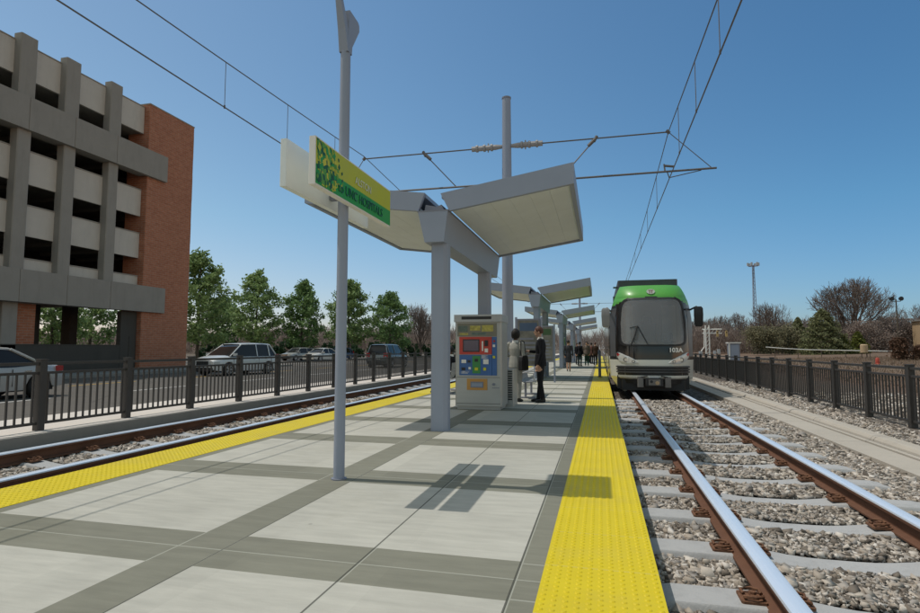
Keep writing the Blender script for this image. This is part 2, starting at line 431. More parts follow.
# road paint
b = MB()
for k in range(22):
    b.box(-19.35, -19.22, 4.2+k*6.3, 7.3+k*6.3, -.149, -.145, 0)
for k in range(22):
    b.box(-15.15, -15.02, 3.0+k*6.0, 6.6+k*6.0, -.149, -.145, 1)
b.box(-23.7, -23.55, 41, 150, -.149, -.145, 1); b.box(-60, -24, 47.2, 47.45, -.145, -.141, 1)
for k in range(12): b.box(-58+k*2.9, -57.88+k*2.9, 52, 57, -.145, -.141, 1)
tag(b.build('road_marking', [mat('road_yellow', (.55, .33, .04), .8, 0, .25, 8), mat('road_white', (.55, .53, .5), .8, 0, .25, 8)]), kind='structure')
# platform
Y0, Y1 = -6, 96
b = MB(); b.box(-4.59, -.335, Y0, Y1, -.42, 0); plat = tag(b.build('platform', [M['paving']]), kind='structure')
b = MB()
for x0, x1, xe in ((-.335, .29, .25), (-5.215, -4.59, -5.17)):
    b.box(min(x0, xe), max(x1 if x0 > -1 else xe, x1) if x0 < -1 else xe, Y0, Y1, -.42, -.012)
b.build('platform_edge', M['edge'], plat)
b = MB()
b.box(-.335, .29, Y0, Y1, -.06, .004); b.box(-5.215, -4.59, Y0, Y1, -.06, .004)
b.build('tactile_strip', M['tactile'], plat)
# truncated domes of the warning strips
def domes():
    vs = []; fs = []; n = 7; t = np.arange(n)*2*math.pi/n
    ring0 = np.stack([np.cos(t)*.0165, np.sin(t)*.0165, np.zeros(n)], 1); ring1 = np.stack([np.cos(t)*.0105, np.sin(t)*.0105, np.full(n, .0055)], 1)
    tpl = np.concatenate([ring0, ring1]); ft = [(i, (i+1) % n, (i+1) % n+n, i+n) for i in range(n)]
    cent = []
    for x0, y1 in ((-.335, 19.0), (-5.215, 15.0)):
        for i in range(11):
            for y in np.arange(1.9, y1, .0555): cent.append((x0+.03+i*.0565, y, .004))
    cent = np.array(cent); V = (cent[:, None, :]+tpl[None]).reshape(-1, 3)
    k = len(cent); off = np.arange(k)*2*n
    quads = (off[:, None, None]+np.array(ft)[None]).reshape(-1, 4)
    tops = off[:, None]+np.arange(n, 2*n)[None]
    me = D.meshes.new('tactile_domes'); me.from_pydata(V.tolist(), [], quads.tolist()+tops.tolist()); me.materials.append(M['tactile'])
    o = D.objects.new('tactile_domes', me); COL.objects.link(o); o.parent = plat; o['kind'] = 'stuff'
domes()
# track bed
for nm, x0, x1 in (('track_bed', .25, 3.64), ('track_bed', -8.02, -5.17)):
    grid_strip(nm, [(x0, -.362), (x1, -.362)], -12, 260, M['bed'])
grid_strip('ballast_shoulder', [(4.49, -.21), (4.9, -.19), (5.2, -.16), (6.4, -.155), (6.8, -.2)], -12, 260, M['bed'])
b = MB(); b.prism([(3.62, -.42), (3.62, -.25), (4.06, -.235), (4.065, -.29), (4.10, -.29), (4.105, -.225), (4.165, -.215), (4.17, -.255), (4.20, -.255), (4.215, -.20), (4.25, -.16), (4.30, -.15), (4.47, -.155), (4.50, -.19), (4.50, -.42)], -12, 260, axis='y')
tag(b.build('drainage_channel', M['trough']), kind='structure')

# rails
def rail(x, label):
    pf = [(-.075, -.30), (.075, -.30), (.075, -.285), (.016, -.268), (.012, -.185), (.052, -.172), (.060, -.142), (.055, -.128), (.038, -.121), (.014, -.1185), (-.014, -.1185), (-.038, -.121), (-.055, -.128), (-.060, -.142), (-.052, -.172), (-.012, -.185), (-.016, -.268), (-.075, -.285)]
    b = MB(); n = len(pf); ys = [-12, 0, 3, 6, 10, 16, 30, 80, 260]
    b.loft([[(x+p[0], y, p[1]) for p in pf] for y in ys], mf=lambda i, k: 1 if k in (6, 7, 8, 9, 10, 11, 12) else 0)
    o = b.build('rail', [M['rust'], M['railtop']], smooth=True, loc=(x, 0, -.3)); tag(o, label, 'rail', 'rails of the two tracks')
RX = (1.0, 2.43); LX = (-6.16, -7.68)
rail(RX[0], 'polished rail nearest the right-hand yellow strip, shiny head and rusty web')
rail(RX[1], 'rightmost rail of the train track, beside the concrete drainage channel')
rail(LX[0], 'shiny rail just beyond the left-hand yellow strip')
rail(LX[1], 'leftmost rail, below the low wall of the left fence')

# sleepers
def tie_thing(x0, x1, ra, rb, label, loc_y):
    b = MB(); cx = (x0+x1)/2; L = (x1-x0)/2
    secs = []
    for k in range(25):
        u = -1+2*k/24; x = cx+u*L
        seat = min(abs(x-ra), abs(x-rb)); mid = max(0, 1-abs((x-(ra+rb)/2)/(abs(rb-ra)/2)))
        zt = -.283-.055*math.sin(min(1, mid*1.25)*math.pi/2)**1.3 - (.02 if abs(u) > .93 else 0)
        w = .148-.02*math.sin(mid*math.pi/2)
        secs.append([(x, -w-.03, -.46), (x, -w, zt-.012), (x, -w+.014, zt), (x, w-.014, zt), (x, w, zt-.012), (x, w+.03, -.46)])
    t = thing('railway_sleeper', label, 'sleeper', (0, loc_y, -.3), None)
    ORIG[t.name] = Vector((0, 0, -.3))
    b.loft(secs); b.build('sleeper_body', M['tie'], t, smooth=True)
    for r in (ra, rb):
        for sgn in (-1, 1):
            c = MB(); x = r+sgn*.12
            xa, xb = sorted((r+sgn*.055, r+sgn*.20))
            c.box(xa, xb, -.085, .085, -.286, -.268, c=.01)
            for q in (-1, 1):
                pts = [(x+sgn*.05, q*.02, -.262), (x+sgn*.06, q*.06, -.25), (x, q*.075, -.243), (x-sgn*.045, q*.05, -.245), (x-sgn*.05, q*.02, -.255)]
                c.tube(pts, .011, 6)
            c.tube([(x, 0, -.27), (x, 0, -.235)], .02, 6); c.box(x-.018, x+.018, -.045, .045, -.262, -.25)
            c.build('rail_clip', M['clip'], t)
    return t
TP = .898
TR = tie_thing(.30, 3.13, *RX, 'x', 0); KIDS[TR.name] = kids(TR)
TL = tie_thing(-5.45+.0, -8.0, LX[0], LX[1], 'x', 0) if False else tie_thing(-7.99, -5.30, LX[1], LX[0], 'x', 0); KIDS[TL.name] = kids(TL)
def place_ties(proto, y0, n, n_ord, side, near_from, far_label):
    bodies = [c for c in KIDS[proto.name] if c.name.startswith('sleeper_body')]
    full = KIDS[proto.name]
    for i in range(n):
        y = y0+i*TP
        lab = ('%s concrete sleeper from %s on the %s track' % (ORD[i], near_from, side)) if i < n_ord else far_label
        if i == 0: proto.location.y = y; o = proto; o['label'] = lab
        else:
            KIDS[proto.name] = full if y < 15 else bodies
            o = dup(proto, (0, y, -.3), label=lab)
        o['group'] = 'sleepers of the %s track' % side
place_ties(TR, 2.98, 17, 17, 'right-hand', 'the photo bottom', '')
place_ties(TL, 3.43, 44, 14, 'left-hand', 'the left photo edge', 'small distant sleeper between the far rails of the left-hand track')
tie_ys = {'R': [2.98+i*TP for i in range(-3, 60)], 'L': [3.43+i*TP for i in range(-3, 60)]}
# sleepers under and beyond the train are not seen

# loose ballast
def ballast():
    ico = np.array([(x, y, z) for z in (-1, 1) for y in (-1, 1) for x in (-1, 1)], float)*.8
    fc = np.array([(0, 2, 3), (0, 3, 1), (4, 5, 7), (4, 7, 6), (0, 1, 5), (0, 5, 4), (2, 6, 7), (2, 7, 3), (0, 4, 6), (0, 6, 2), (1, 3, 7), (1, 7, 5)])
    P = []
    def field(x0, x1, y0, y1, dens, z, ties=None, rails=(), size=.034):
        n = int((x1-x0)*(y1-y0)*dens)
        p = np.stack([rng.uniform(x0, x1, n), rng.uniform(y0, y1, n), z+rng.normal(0, .007, n)], 1)
        keep = np.ones(n, bool)
        if ties is not None:
            d = np.min(np.abs(p[:, 1][:, None]-np.array(ties)[None]), 1); keep &= d > .158+rng.uniform(0, .02, n)
        for r in rails: keep &= np.abs(p[:, 0]-r) > .085
        p = p[keep]; s = size*rng.lognormal(0, .28, len(p)); P.append(np.concatenate([p, s[:, None]], 1))
    TRY, TLY = tie_ys['R'], tie_ys['L']
    field(.31, 3.17, 2.0, 6.5, 3600, -.332, TRY, RX, .0158); field(.31, 3.17, 6.5, 11, 2300, -.332, TRY, RX, .019); field(.31, 3.17, 11, 18, 900, -.334, TRY, RX, .027)
    field(3.12, 3.64, 2, 9, 2600, -.315, size=.018); field(3.12, 3.64, 9, 18, 1000, -.315, size=.025)
    field(.31, 3.17, 2.0, 9, 40, -.318, TRY, RX, .026)
    field(4.49, 5.75, 6, 14, 2000, -.188, size=.018); field(4.49, 5.75, 14, 26, 700, -.188, size=.027)
    field(5.75, 9, 8, 20, 90, -.15, size=.03)
    field(-7.98, -5.3, 2.5, 9, 1500, -.336, TLY, LX, .020); field(-7.98, -5.3, 9, 18, 700, -.336, TLY, LX, .027)
    P = np.concatenate(P); n = len(P)
    var = ico[None]*rng.uniform(.5, 1.35, (n, 8, 1))+rng.normal(0, .22, (n, 8, 3)); sc_ = rng.uniform(.55, 1.5, (n, 1, 3)); sc_[:, :, 2] *= .62
    v = var*sc_*P[:, 3][:, None, None]
    a = rng.uniform(0, 2*math.pi, n); t = rng.normal(0, .5, n)
    ca, sa, ct, st = np.cos(a), np.sin(a), np.cos(t), np.sin(t)
    y = v[:, :, 1]*ct[:, None]-v[:, :, 2]*st[:, None]; z = v[:, :, 1]*st[:, None]+v[:, :, 2]*ct[:, None]
    x2 = v[:, :, 0]*ca[:, None]-y*sa[:, None]; y2 = v[:, :, 0]*sa[:, None]+y*ca[:, None]
    V = np.stack([x2, y2, z], 2)+P[:, None, :3]
    F = (fc[None]+(np.arange(n)*8)[:, None, None]).reshape(-1, 3)
    raw_mesh('ballast_stones', V.reshape(-1, 3), F, M['stone'], 'grey-brown crushed ballast stones between the sleepers and along the track', 'ballast', kind='stuff')
def raw_mesh(name, V, F, m, label=None, cat=None, kind=None, parent=None, loc=None, group=None):
    k = F.shape[1]
    me = D.meshes.new(name); me.vertices.add(len(V)); me.vertices.foreach_set('co', np.ascontiguousarray(V, dtype=np.float32).ravel())
    me.loops.add(F.size); me.loops.foreach_set('vertex_index', np.ascontiguousarray(F, dtype=np.int32).ravel())
    me.polygons.add(len(F)); me.polygons.foreach_set('loop_start', np.arange(0, F.size, k, dtype=np.int32)); me.polygons.foreach_set('loop_total', np.full(len(F), k, dtype=np.int32))
    me.update(calc_edges=True); me.materials.append(m)
    o = D.objects.new(name, me); COL.objects.link(o)
    if parent is not None: o.parent = parent; ORIG[o.name] = ORIG.get(parent.name, Vector())
    if loc is not None: o.location = loc
    return tag(o, label, cat, group, kind)
ballast()

# ------------------------------------------------------------------ fences
def fence(x, y0, n, pitch, zb, label, ph=1.07, npick=12):
    t = thing('picket_fence', label, 'fence', (x, y0, zb))
    pw = .058
    for i in range(n):
        y = y0+i*pitch
        b = MB(); b.box(x-pw, x+pw, y-pw, y+pw, zb, zb+ph, c=.01); b.box(x-pw-.008, x+pw+.008, y-pw-.008, y+pw+.008, zb+ph, zb+ph+.018, c=.01)
        b.build('fence_post', M['fence'], t)
        b = MB(); ya, yb = y+pw-.002, y+pitch-pw+.002
        b.box(x-.03, x+.03, ya, yb, zb+ph-.075, zb+ph-.03)
        b.box(x-.022, x+.022, ya, yb, zb+ph-.215, zb+ph-.175); b.box(x-.022, x+.022, ya, yb, zb+.09, zb+.13)
        for k in range(npick):
            yy = ya+(yb-ya)*(k+.5)/npick
            b.box(x-.012, x+.012, yy-.012, yy+.012, zb+.128, zb+ph-.213)
        b.build('fence_panel', M['fence'], t)
fence(-8.37, 6.825-1.63*2, 42, 1.63, 0, 'long dark picket fence on the pavement edge left of the tracks')
fence(5.36, 11.70-1.66*2, 44, 1.66, -.15, 'long dark picket fence in the ballast right of the train track', ph=1.10)

# ------------------------------------------------------------------ parking building
def building():
    X = -27.5; W = 16
    t = thing('parking_garage', 'concrete multi-storey car park with brick corner pier left of the road', 'building', (X, 25, 0))
    ya, yb = 4.0, 28.6
    def part(name, mats, fn, **k):
        b = MB(); fn(b); return b.build(name, mats, t, **k)
    spand = [(14.85, 16.55, 'parapet'), (9.52, 11.18, 'spandrel'), (6.88, 8.42, 'spandrel'), (5.16, 5.72, 'spandrel')]
    for z0, z1, nm in spand:
        def f(b, z0=z0, z1=z1):
            b.box(X-.55, X-.40, ya, yb, z0, z1)
            for y in (9.7, 12.4, 15.0, 17.7): b.box(X-.398, X-.39, y, y+.02, z0, z1)
        part(nm, M['conc_light'], f)
        part('coping', M['conc_dark'], lambda b: b.box(X-.57, X-.37, ya, yb, z1, z1+.06))
    for z0, z1 in ((12.06, 13.72), (3.52, 5.12)):
        def f(b):
            segs = [ya, 20.9, 23.4, 26.1, 30.05] if z0 > 10 else [ya, 20.9, 23.4, 26.1, 30.25]
            for a, c in zip(segs[:-1], segs[1:]): b.box(X-.55 if c < 28 else X-.02, X+.24, a+.008, c-.008, z0, z1, c=.015)
            b.box(X-.55, X+.2, ya, 28.5, z0+.02, z1-.02)
        part('band_beam', M['conc_dark'], f)
    part('spandrel', M['conc_light'], lambda b: b.box(X-.55, X-.40, ya, yb, 11.30, 12.02)) if False else None
    for y, w in ((9.95, .85), (12.6, .85), (15.2, .85), (17.85, .85), (20.45, .85), (22.9, .85), (25.7, .82)):
        part('column', M['conc_dark'], lambda b: (b.box(X-.5, X+.02, y, y+w, 13.7, 16.88, c=.04), b.box(X-.5, X+.02, y+.08, y+w-.08, 5.10, 12.08, c=.04)))
    # slabs, ceilings, soffit ribs
    for z in (5.2, 8.75-.35, 11.5-.35, 14.3-.35):
        def f(b):
            b.box(X-W, X-.56, ya, 32, z-.75, z-.45)
            for y in np.arange(ya+1, 32, 2.65): b.box(X-W, X-.56, y, y+.35, z-1.0, z-.751)
        part('floor_slab', M['conc_dark'], f)
    part('roof', M['conc_dark'], lambda b: (b.box(X-W, X-.58, ya, 32, 14.9, 15.1), b.box(X-W-.02, X-W+.15, ya, 32, 15.1, 16.5)))
    # light fittings glimpsed under the slabs
    for z in (13.18, 7.62):
        for y in (16, 21.8, 24.9, 27.2): part('ceiling_light', M['white'], lambda b: b.box(X-3.2, X-3.05, y-.5, y+.5, z-.07, z))
    # back and side walls
    def back(b):
        for z0, z1 in ((5.2, 6.6), (7.7, 9.3), (10.5, 12.0), (13.3, 14.9)): b.box(X-W, X-W+.2, ya, 32, z0, z1)
        for y in np.arange(ya, 32, 2.7): b.box(X-W+.02, X-W+.5, y, y+.7, 0, 15)
        b.box(X-W, X-W+.2, ya, 32, 3.5, 5.3)
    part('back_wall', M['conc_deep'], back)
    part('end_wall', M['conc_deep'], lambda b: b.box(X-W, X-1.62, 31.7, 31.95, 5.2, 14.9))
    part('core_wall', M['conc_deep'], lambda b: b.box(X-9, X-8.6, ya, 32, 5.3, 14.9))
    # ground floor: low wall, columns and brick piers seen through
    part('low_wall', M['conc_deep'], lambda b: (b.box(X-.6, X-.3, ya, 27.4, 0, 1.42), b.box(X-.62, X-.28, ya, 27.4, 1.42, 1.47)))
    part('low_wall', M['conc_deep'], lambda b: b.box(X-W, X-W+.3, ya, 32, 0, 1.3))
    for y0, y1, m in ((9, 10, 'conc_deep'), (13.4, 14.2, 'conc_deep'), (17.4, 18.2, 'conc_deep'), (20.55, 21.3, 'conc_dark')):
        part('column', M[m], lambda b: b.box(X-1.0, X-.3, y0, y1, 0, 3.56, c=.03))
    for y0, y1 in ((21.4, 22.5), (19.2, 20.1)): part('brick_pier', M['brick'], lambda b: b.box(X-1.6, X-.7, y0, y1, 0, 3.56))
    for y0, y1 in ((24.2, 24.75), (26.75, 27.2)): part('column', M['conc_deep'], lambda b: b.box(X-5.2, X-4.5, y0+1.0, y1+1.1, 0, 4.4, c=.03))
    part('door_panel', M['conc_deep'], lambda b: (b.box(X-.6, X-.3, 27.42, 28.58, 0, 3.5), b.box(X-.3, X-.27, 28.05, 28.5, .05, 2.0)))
    # brick corner pier
    part('brick_pier', M['brick'], lambda b: b.box(X-1.6, X, 28.62, 32.6, 0, 16.75, c=.02))
    part('coping', M['conc_dark'], lambda b: b.box(X-1.62, X+.02, 28.6, 32.62, 16.75, 16.82))
    for z0, z1 in ((14.6, 16.3), (11.6, 13.4), (8.6, 10.0), (5.3, 6.9)):
        part('spandrel', M['conc_light'], lambda b: b.box(X-14, X-.3, 32.62, 32.95, z0, z1))
building()

# ------------------------------------------------------------------ canopies
def canopy_proto():
    t = thing('platform_canopy', 'x', 'canopy')
    L = 4.5; y0 = 0
    def wing(name, xi, zi, xo, zo, smooth=False):
        # tapering steel tray with cream soffit set into it
        b = MB(); th_i, th_o = .30, .315
        fr = .07
        sec = [(xi, zi), (xo, zo), (xo, zo-th_o), (xi+(.14 if xo > xi else -.1), zi-th_i+.02)]
        b.prism(sec, y0, y0+fr, axis='y'); b.prism(sec, L-fr, L, axis='y')
        top = [(xi, zi), (xo, zo), (xo, zo-.06), (xi, zi-.06)]
        b.prism(top, y0+fr, L-fr, axis='y')
        s = 1 if xo > xi else -1
        b.prism([(xo, zo-.06), (xo, zo-th_o), (xo-s*fr, zo-th_o), (xo-s*fr, zo-.06)], y0+fr, L-fr, axis='y')
        w = b.build(name, M['steel'], t)
        c = MB(); k = 6
        a = Vector((sec[3][0], 0, sec[3][1]+.035)); e = Vector((xo-s*fr, 0, zo-th_o+.035))
        for i in range(k):
            p, q = a.lerp(e, i/k), a.lerp(e, (i+1)/k-.0012)
            c.add([(p.x, y0+fr, p.z), (q.x, y0+fr, q.z), (q.x, L-fr, q.z), (p.x, L-fr, p.z), (p.x, y0+fr, p.z+.03), (q.x, y0+fr, q.z+.03), (q.x, L-fr, q.z+.03), (p.x, L-fr, p.z+.03)],
                  [(0, 1, 2, 3), (4, 5, 6, 7), (0, 1, 5, 4), (1, 2, 6, 5), (2, 3, 7, 6), (3, 0, 4, 7)])
        c.build('soffit', M['cream'], w)
    wing('roof_wing', -2.345, 3.63, -.33, 3.955); wing('roof_wing', -2.60, 3.655, -4.66, 3.94)
    b = MB(); b.prism([(-2.70, 3.35), (-2.225, 3.35), (-2.285, 2.875), (-2.59, 2.875)], -.02, L+.02, axis='y')
    b.build('spine_beam', M['steel'], t)
    b = MB(); b.prism([(-2.62, 3.37), (-2.30, 3.37), (-2.345, 3.47), (-2.42, 3.44), (-2.60, 3.48)], .06, L-.06, axis='y'); b.box(-2.71, -2.21, -.025, L+.025, 3.35, 3.368)
    b.build('valley_gutter', M['steel_d'], t)
    for y in (.25, 3.65):
        b = MB()
        b.prism([(-2.53, y-.10), (-2.50, y-.13), (-2.33, y-.13), (-2.27, y-.07), (-2.27, y+.07), (-2.33, y+.13), (-2.50, y+.13), (-2.53, y+.1)], 0, 2.878)
        f = MB(); f.box(-2.56, -2.24, y-.16, y+.16, 0, .016, c=.01); p = b.build('column', M['steel'], t)
    return t
can = canopy_proto(); KIDS[can.name] = None
can_labels = ['nearest grey Y-shaped platform canopy, just behind the station sign', 'second canopy along the platform, behind the two people talking', 'third canopy along the platform, small, above the walking woman', 'fourth canopy along the platform, far off', 'fifth and farthest canopy along the platform']
for i, y in enumerate((8.1, 21.75, 35.6, 49.6, 64.0)):
    if i == 0: can.location = (0, y, 0); can['label'] = can_labels[0]; can['group'] = 'canopies along the platform'; o = can
    else: dup(can, (0, y, 0), label=can_labels[i])

# glazed wind screens under the farther canopies
def windscreen(y, label):
    t = thing('glass_windscreen', label, 'windscreen', (-2.4, y, 0), 'glass wind screens under the canopies')
    f = MB()
    for yy in (y, y+1.5, y+3.0): f.box(-2.44, -2.36, yy-.04, yy+.04, 0, 2.3, c=.008)
    for z in (.15, 1.1, 2.26): f.box(-2.425, -2.375, y+.04, y+1.46, z, z+.05); f.box(-2.425, -2.375, y+1.54, y+2.96, z, z+.05)
    f.build('frame', M['steel_d'], t)
    for a, c in ((y+.04, y+1.46), (y+1.54, y+2.96)):
        g = MB(); g.box(-2.405, -2.395, a, c, .2, 1.1); g.box(-2.405, -2.395, a, c, 1.15, 2.26); g.build('glass_pane', M['screen'], t)
    p = MB(); p.box(-2.455, -2.44, y+1.7, y+2.7, .9, 2.0, 0); p.box(-2.36, -2.345, y+1.7, y+2.7, .9, 2.0, 0); p.box(-2.345, -2.343, y+1.75, y+2.65, 1.2, 1.95, 1); p.box(-2.345, -2.343, y+1.75, y+2.65, .95, 1.17, 2)
    p.build('poster', [M['white'], M['poly_mid'], M['steel']], t)
windscreen(22.3, 'glass wind screen with a poster under the second canopy')
windscreen(36.2, 'glass wind screen under the third canopy')
windscreen(50.2, 'distant glass wind screen under the fourth canopy')
# advertising case at the end of canopy two
def map_case(y, x, label, cols):
    t = thing('map_case', label, 'information board', (x, y, 0), 'information boards on the platform')
    b = MB()
    for s in (-.36, .36): b.tube([(x+s, y, 0), (x+s, y, 2.15)], .035, 8)
    b.build('stand', M['steel'], t)
    b = MB(); b.box(x-.33, x+.33, y-.05, y+.05, .75, 2.1, c=.01); case = b.build('case', M['steel_d'], t)
    b = MB(); b.box(x-.29, x+.29, y-.056, y-.051, .8, 2.05, 0); b.box(x-.25, x+.25, y-.059, y-.0565, 1.75, 1.98, 1)
    for k in range(6): b.box(x-.25, x+.25-.05*(k % 3), y-.059, y-.0565, .9+k*.12, .955+k*.12, 2)
    b.build('map_sheet', [mat('map_paper', (.17, .165, .14), .5, 0, .4, 5), cols, M['steel_d']], t)
map_case(16.0, -1.99, 'tall beige information board between the talking man and woman', mat('map_blue', (.07, .11, .18), .5))
map_case(21.0, -2.02, 'information board standing before the second canopy column', mat('map_green', (.05, .10, .04), .5))

# ------------------------------------------------------------------ station sign on lamp pole
def sign():
    px, py = -2.46, 5.02
    t = thing('station_sign_pole', 'slim grey lamp pole carrying the green station name sign near the middle', 'lamp pole', (px, py, 0))
    b = MB(); b.tube([(px, py, 0), (px, py, 2.5), (px, py, 4.34)], [.053, .052, .05], 16); b.build('pole', M['steel'], t, smooth=True)
    b = MB(); b.tube([(px, py, 0), (px, py, .012)], .075, 16); b.build('base_plate', M['steel_d'], t)
    b = MB()
    b.prism([(py-.047, 4.24), (py+.05, 4.24), (py+.06, 4.33), (py+.225, 4.59), (py+.22, 4.65), (py+.19, 4.675), (py-.01, 4.69), (py-.03, 4.46)], px-.045, px+.045, axis='x')
    b.build('uplight', M['steel'], t)
    b = MB(); b.loft([[(px-w, y-d, z), (px+w, y-d, z), (px+w, y+d, z), (px-w, y+d, z)] for w, d, y, z in ((.05, .045, py-.0, 4.24), (.042, .042, py-.055, 4.45), (.028, .030, py-.165, 4.74), (.026, .03, py-.21, 5.1), (.04, .03, py-.16, 5.51))])
    b.build('reflector_arm', M['steel'], t)
    b = MB(); b.box(px-.435, px+.155, py-.22, py+.59, 5.51, 5.54, c=.02); b.build('reflector_plate', M['steel'], t)
    # brackets
    for z in (2.75, 2.97): b = MB(); b.box(px-.145, px+.08, py-.03, py+.03, z-.025, z+.025); b.build('bracket', M['steel_d'], t)
    z0, z1, y0, y1 = 2.645, 3.065, 4.20, 5.955
    # plain rear panel
    b = MB(); b.box(px-.20, px-.14, y0, y1, z0, z1, c=.004); b.build('rear_sign_panel', M['cream'], t)['label'] = 'plain cream inner face of the second sign panel'
    b = MB(); b.box(px+.075, px+.135, y0, y1, z0, z1, c=.004); panel = b.build('sign_panel', M['white'], t)
    panel['label'] = 'green and lime sign panel reading ALSTON to UNC HOSPITALS'
    xf = px+.135
    H = z1-z0; Wd = y1-y0
    b = MB(); e = .012
    b.box(xf, xf+.003, y0+e, y1-e, z0+H*.43, z1-e, 0); b.box(xf, xf+.003, y0+e, y1-e, z0+e, z0+H*.43, 1)
    R = random.Random(5)
    for k in range(300):
        u = abs(R.gauss(0, .13)); v = R.random()
        if u > .32*(1-.45*abs(v-.55)): continue
        s = R.uniform(.02, .06)*(1.15-u*1.8); a = R.choice((0, .6, -.5, .9)); yy = y0+.02+u*Wd; zz = z0+.03+v*(H-.06)
        pts = [(-s*.6, -s*.2), (s*.1, -s*.8), (s*.7, s*.1), (s*.05, s*.9)]
        pts = [(yy+p*math.cos(a)-q*math.sin(a), zz+p*math.sin(a)+q*math.cos(a)) for p, q in pts]
        if any(not (y0+e < p < y1-e and z0+e < q < z1-e) for p, q in pts): continue
        x = xf+.0034+k*.00001
        b.add([(x, p, q) for p, q in pts], [(0, 1, 2, 3)], R.choice((2, 2, 3, 3, 4, 1, 0)))
    b.build('sign_graphic', [M['poly_lime'], M['poly_green'], M['poly_dk'], M['poly_mid'], M['poly_yel']], panel, normals=False)
    text_mesh('lettering', 'ALSTON', .104, FACE_RIGHT((xf+.008, y0+Wd*.56, z0+H*.62)), M['text_white'], panel, .002, .001)
    text_mesh('lettering', 'to UNC HOSPITALS', .128, FACE_RIGHT((xf+.008, y0+Wd*.55, z0+H*.225)), M['text_green'], panel, .002, 0, sx=.97)
sign()

# ------------------------------------------------------------------ overhead line
def ocs_pole(y, label, px=-2.33, near=True):
    t = thing('overhead_line_mast', label, 'mast', (px, y, 0), 'overhead line masts on the platform')
    b = MB(); b.tube([(px, y, 0), (px, y, 3), (px, y, 7.93)], [.15, .145, .115], 16); b.build('mast', M['steel'], t, smooth=True)
    b = MB(); b.tube([(px, y, 7.93), (px, y, 7.97), (px, y, 8.0)], [.125, .125, .05], 16); b.build('cap', M['steel_d'], t)
    b = MB(); b.box(px-.2, px+.2, y-.2, y+.2, 0, .02, c=.02); b.build('base_plate', M['steel_d'], t)
    for s, xe, xw in ((1, 2.82, 1.735), (-1, -7.2, -6.43)):
        b = MB(); xm = px+s*.15
        z = 6.63
        b.tube([(xm, y, z), (xw, y, z)], .019, 6); b.build('top_tube', M['wire'], t)
        b = MB()
        b.tube([(xm-s*.03, y, z), (px+s*.3, y, z), (px+s*.95, y, z)], [.05, .075, .075], 8)
        for k in range(3): b.tube([(px+s*(.38+k*.2), y, z), (px+s*(.43+k*.2), y, z)], .098, 10)
        b.tube([(px+s*.5, y, z-.12), (px+s*.5, y, z+.12)], .02, 6)
        b.build('insulator', M['insul'], t)
        b = MB(); b.tube([(px+s*.12, y, 5.62), (xe, y, 5.63)], .026, 8); b.tube([(px+s*.12, y, 5.62), (px+s*.5, y, 5.625)], .05, 8); b.build('cantilever_tube', M['wire'], t)
        b = MB(); b.tube([(px+s*2.28, y, 6.6), (px+s*1.4, y, 5.64)], .016, 6); b.tube([(px+s*2.28, y, 6.6), (px+s*2.12, y, 6.45)], .045, 8); b.tube([(px+s*2.34, y, 6.69), (px+s*2.26, y, 6.55)], .04, 8)
        b.build('diagonal_stay', M['wire'], t)
        b = MB(); b.tube([(xw, y, 6.63), (xe-s*.12, y, 5.65)], .011, 5); b.tube([(xw-s*.04, y, 6.67), (xw+s*.03, y, 6.6)], .045, 8); b.build('brace', M['wire'], t)
        b = MB(); b.tube([(xe-s*.35, y, 5.6), (xw, y, 5.47)], .012, 5); b.tube([(xw-s*.1, y, 5.63), (xw-s*.12, y, 5.82)], .02, 6); b.tube([(xw-s*.12, y, 5.78), (xw+s*.12, y, 5.74)], .03, 6); b.tube([(xw, y, 5.45), (xw-s*.05, y, 5.62)], .014, 5)
        b.build('steady_arm', M['wire'], t)
ocs_pole(14.4, 'tall grey overhead line mast rising behind the nearest canopy')
ocs_pole(68.4, 'overhead line mast far along the platform')
def catenary(x, label, dz=0):
    t = thing('overhead_wire', label, 'overhead wire', (x, 0, 5.45), 'overhead wires above the two tracks')
    SP = 54; y_s = 14.4
    def zm(y):
        u = ((y-y_s) % SP)/SP; return 6.62+dz-4*.82*u*(1-u)
    b = MB(); b.tube([(x, y, 5.46+dz) for y in (-42, 0, 60, 240)], .0125, 5); b.build('contact_wire', M['wire'], t)
    b = MB(); b.tube([(x, y, zm(y)) for y in np.arange(-39.6, 177, 1.5)], .0115, 5); b.build('messenger_wire', M['wire'], t)
    for y in (8.35, 10.4, 12.6, 17.5, 21, 24.5, 28.5, 33, 37.5, 42, 46, 50, 54, 58, 62, 66, 4.6, 1.2):
        b = MB(); b.tube([(x, y, 5.46+dz), (x, y, zm(y))], .007, 4); b.tube([(x, y, 5.44+dz), (x, y, 5.5+dz)], .016, 5); b.build('dropper', M['wire'], t)
catenary(1.735, 'contact and messenger wires above the right-hand track over the train')
catenary(-6.43, 'contact and messenger wires above the left-hand track', .08)

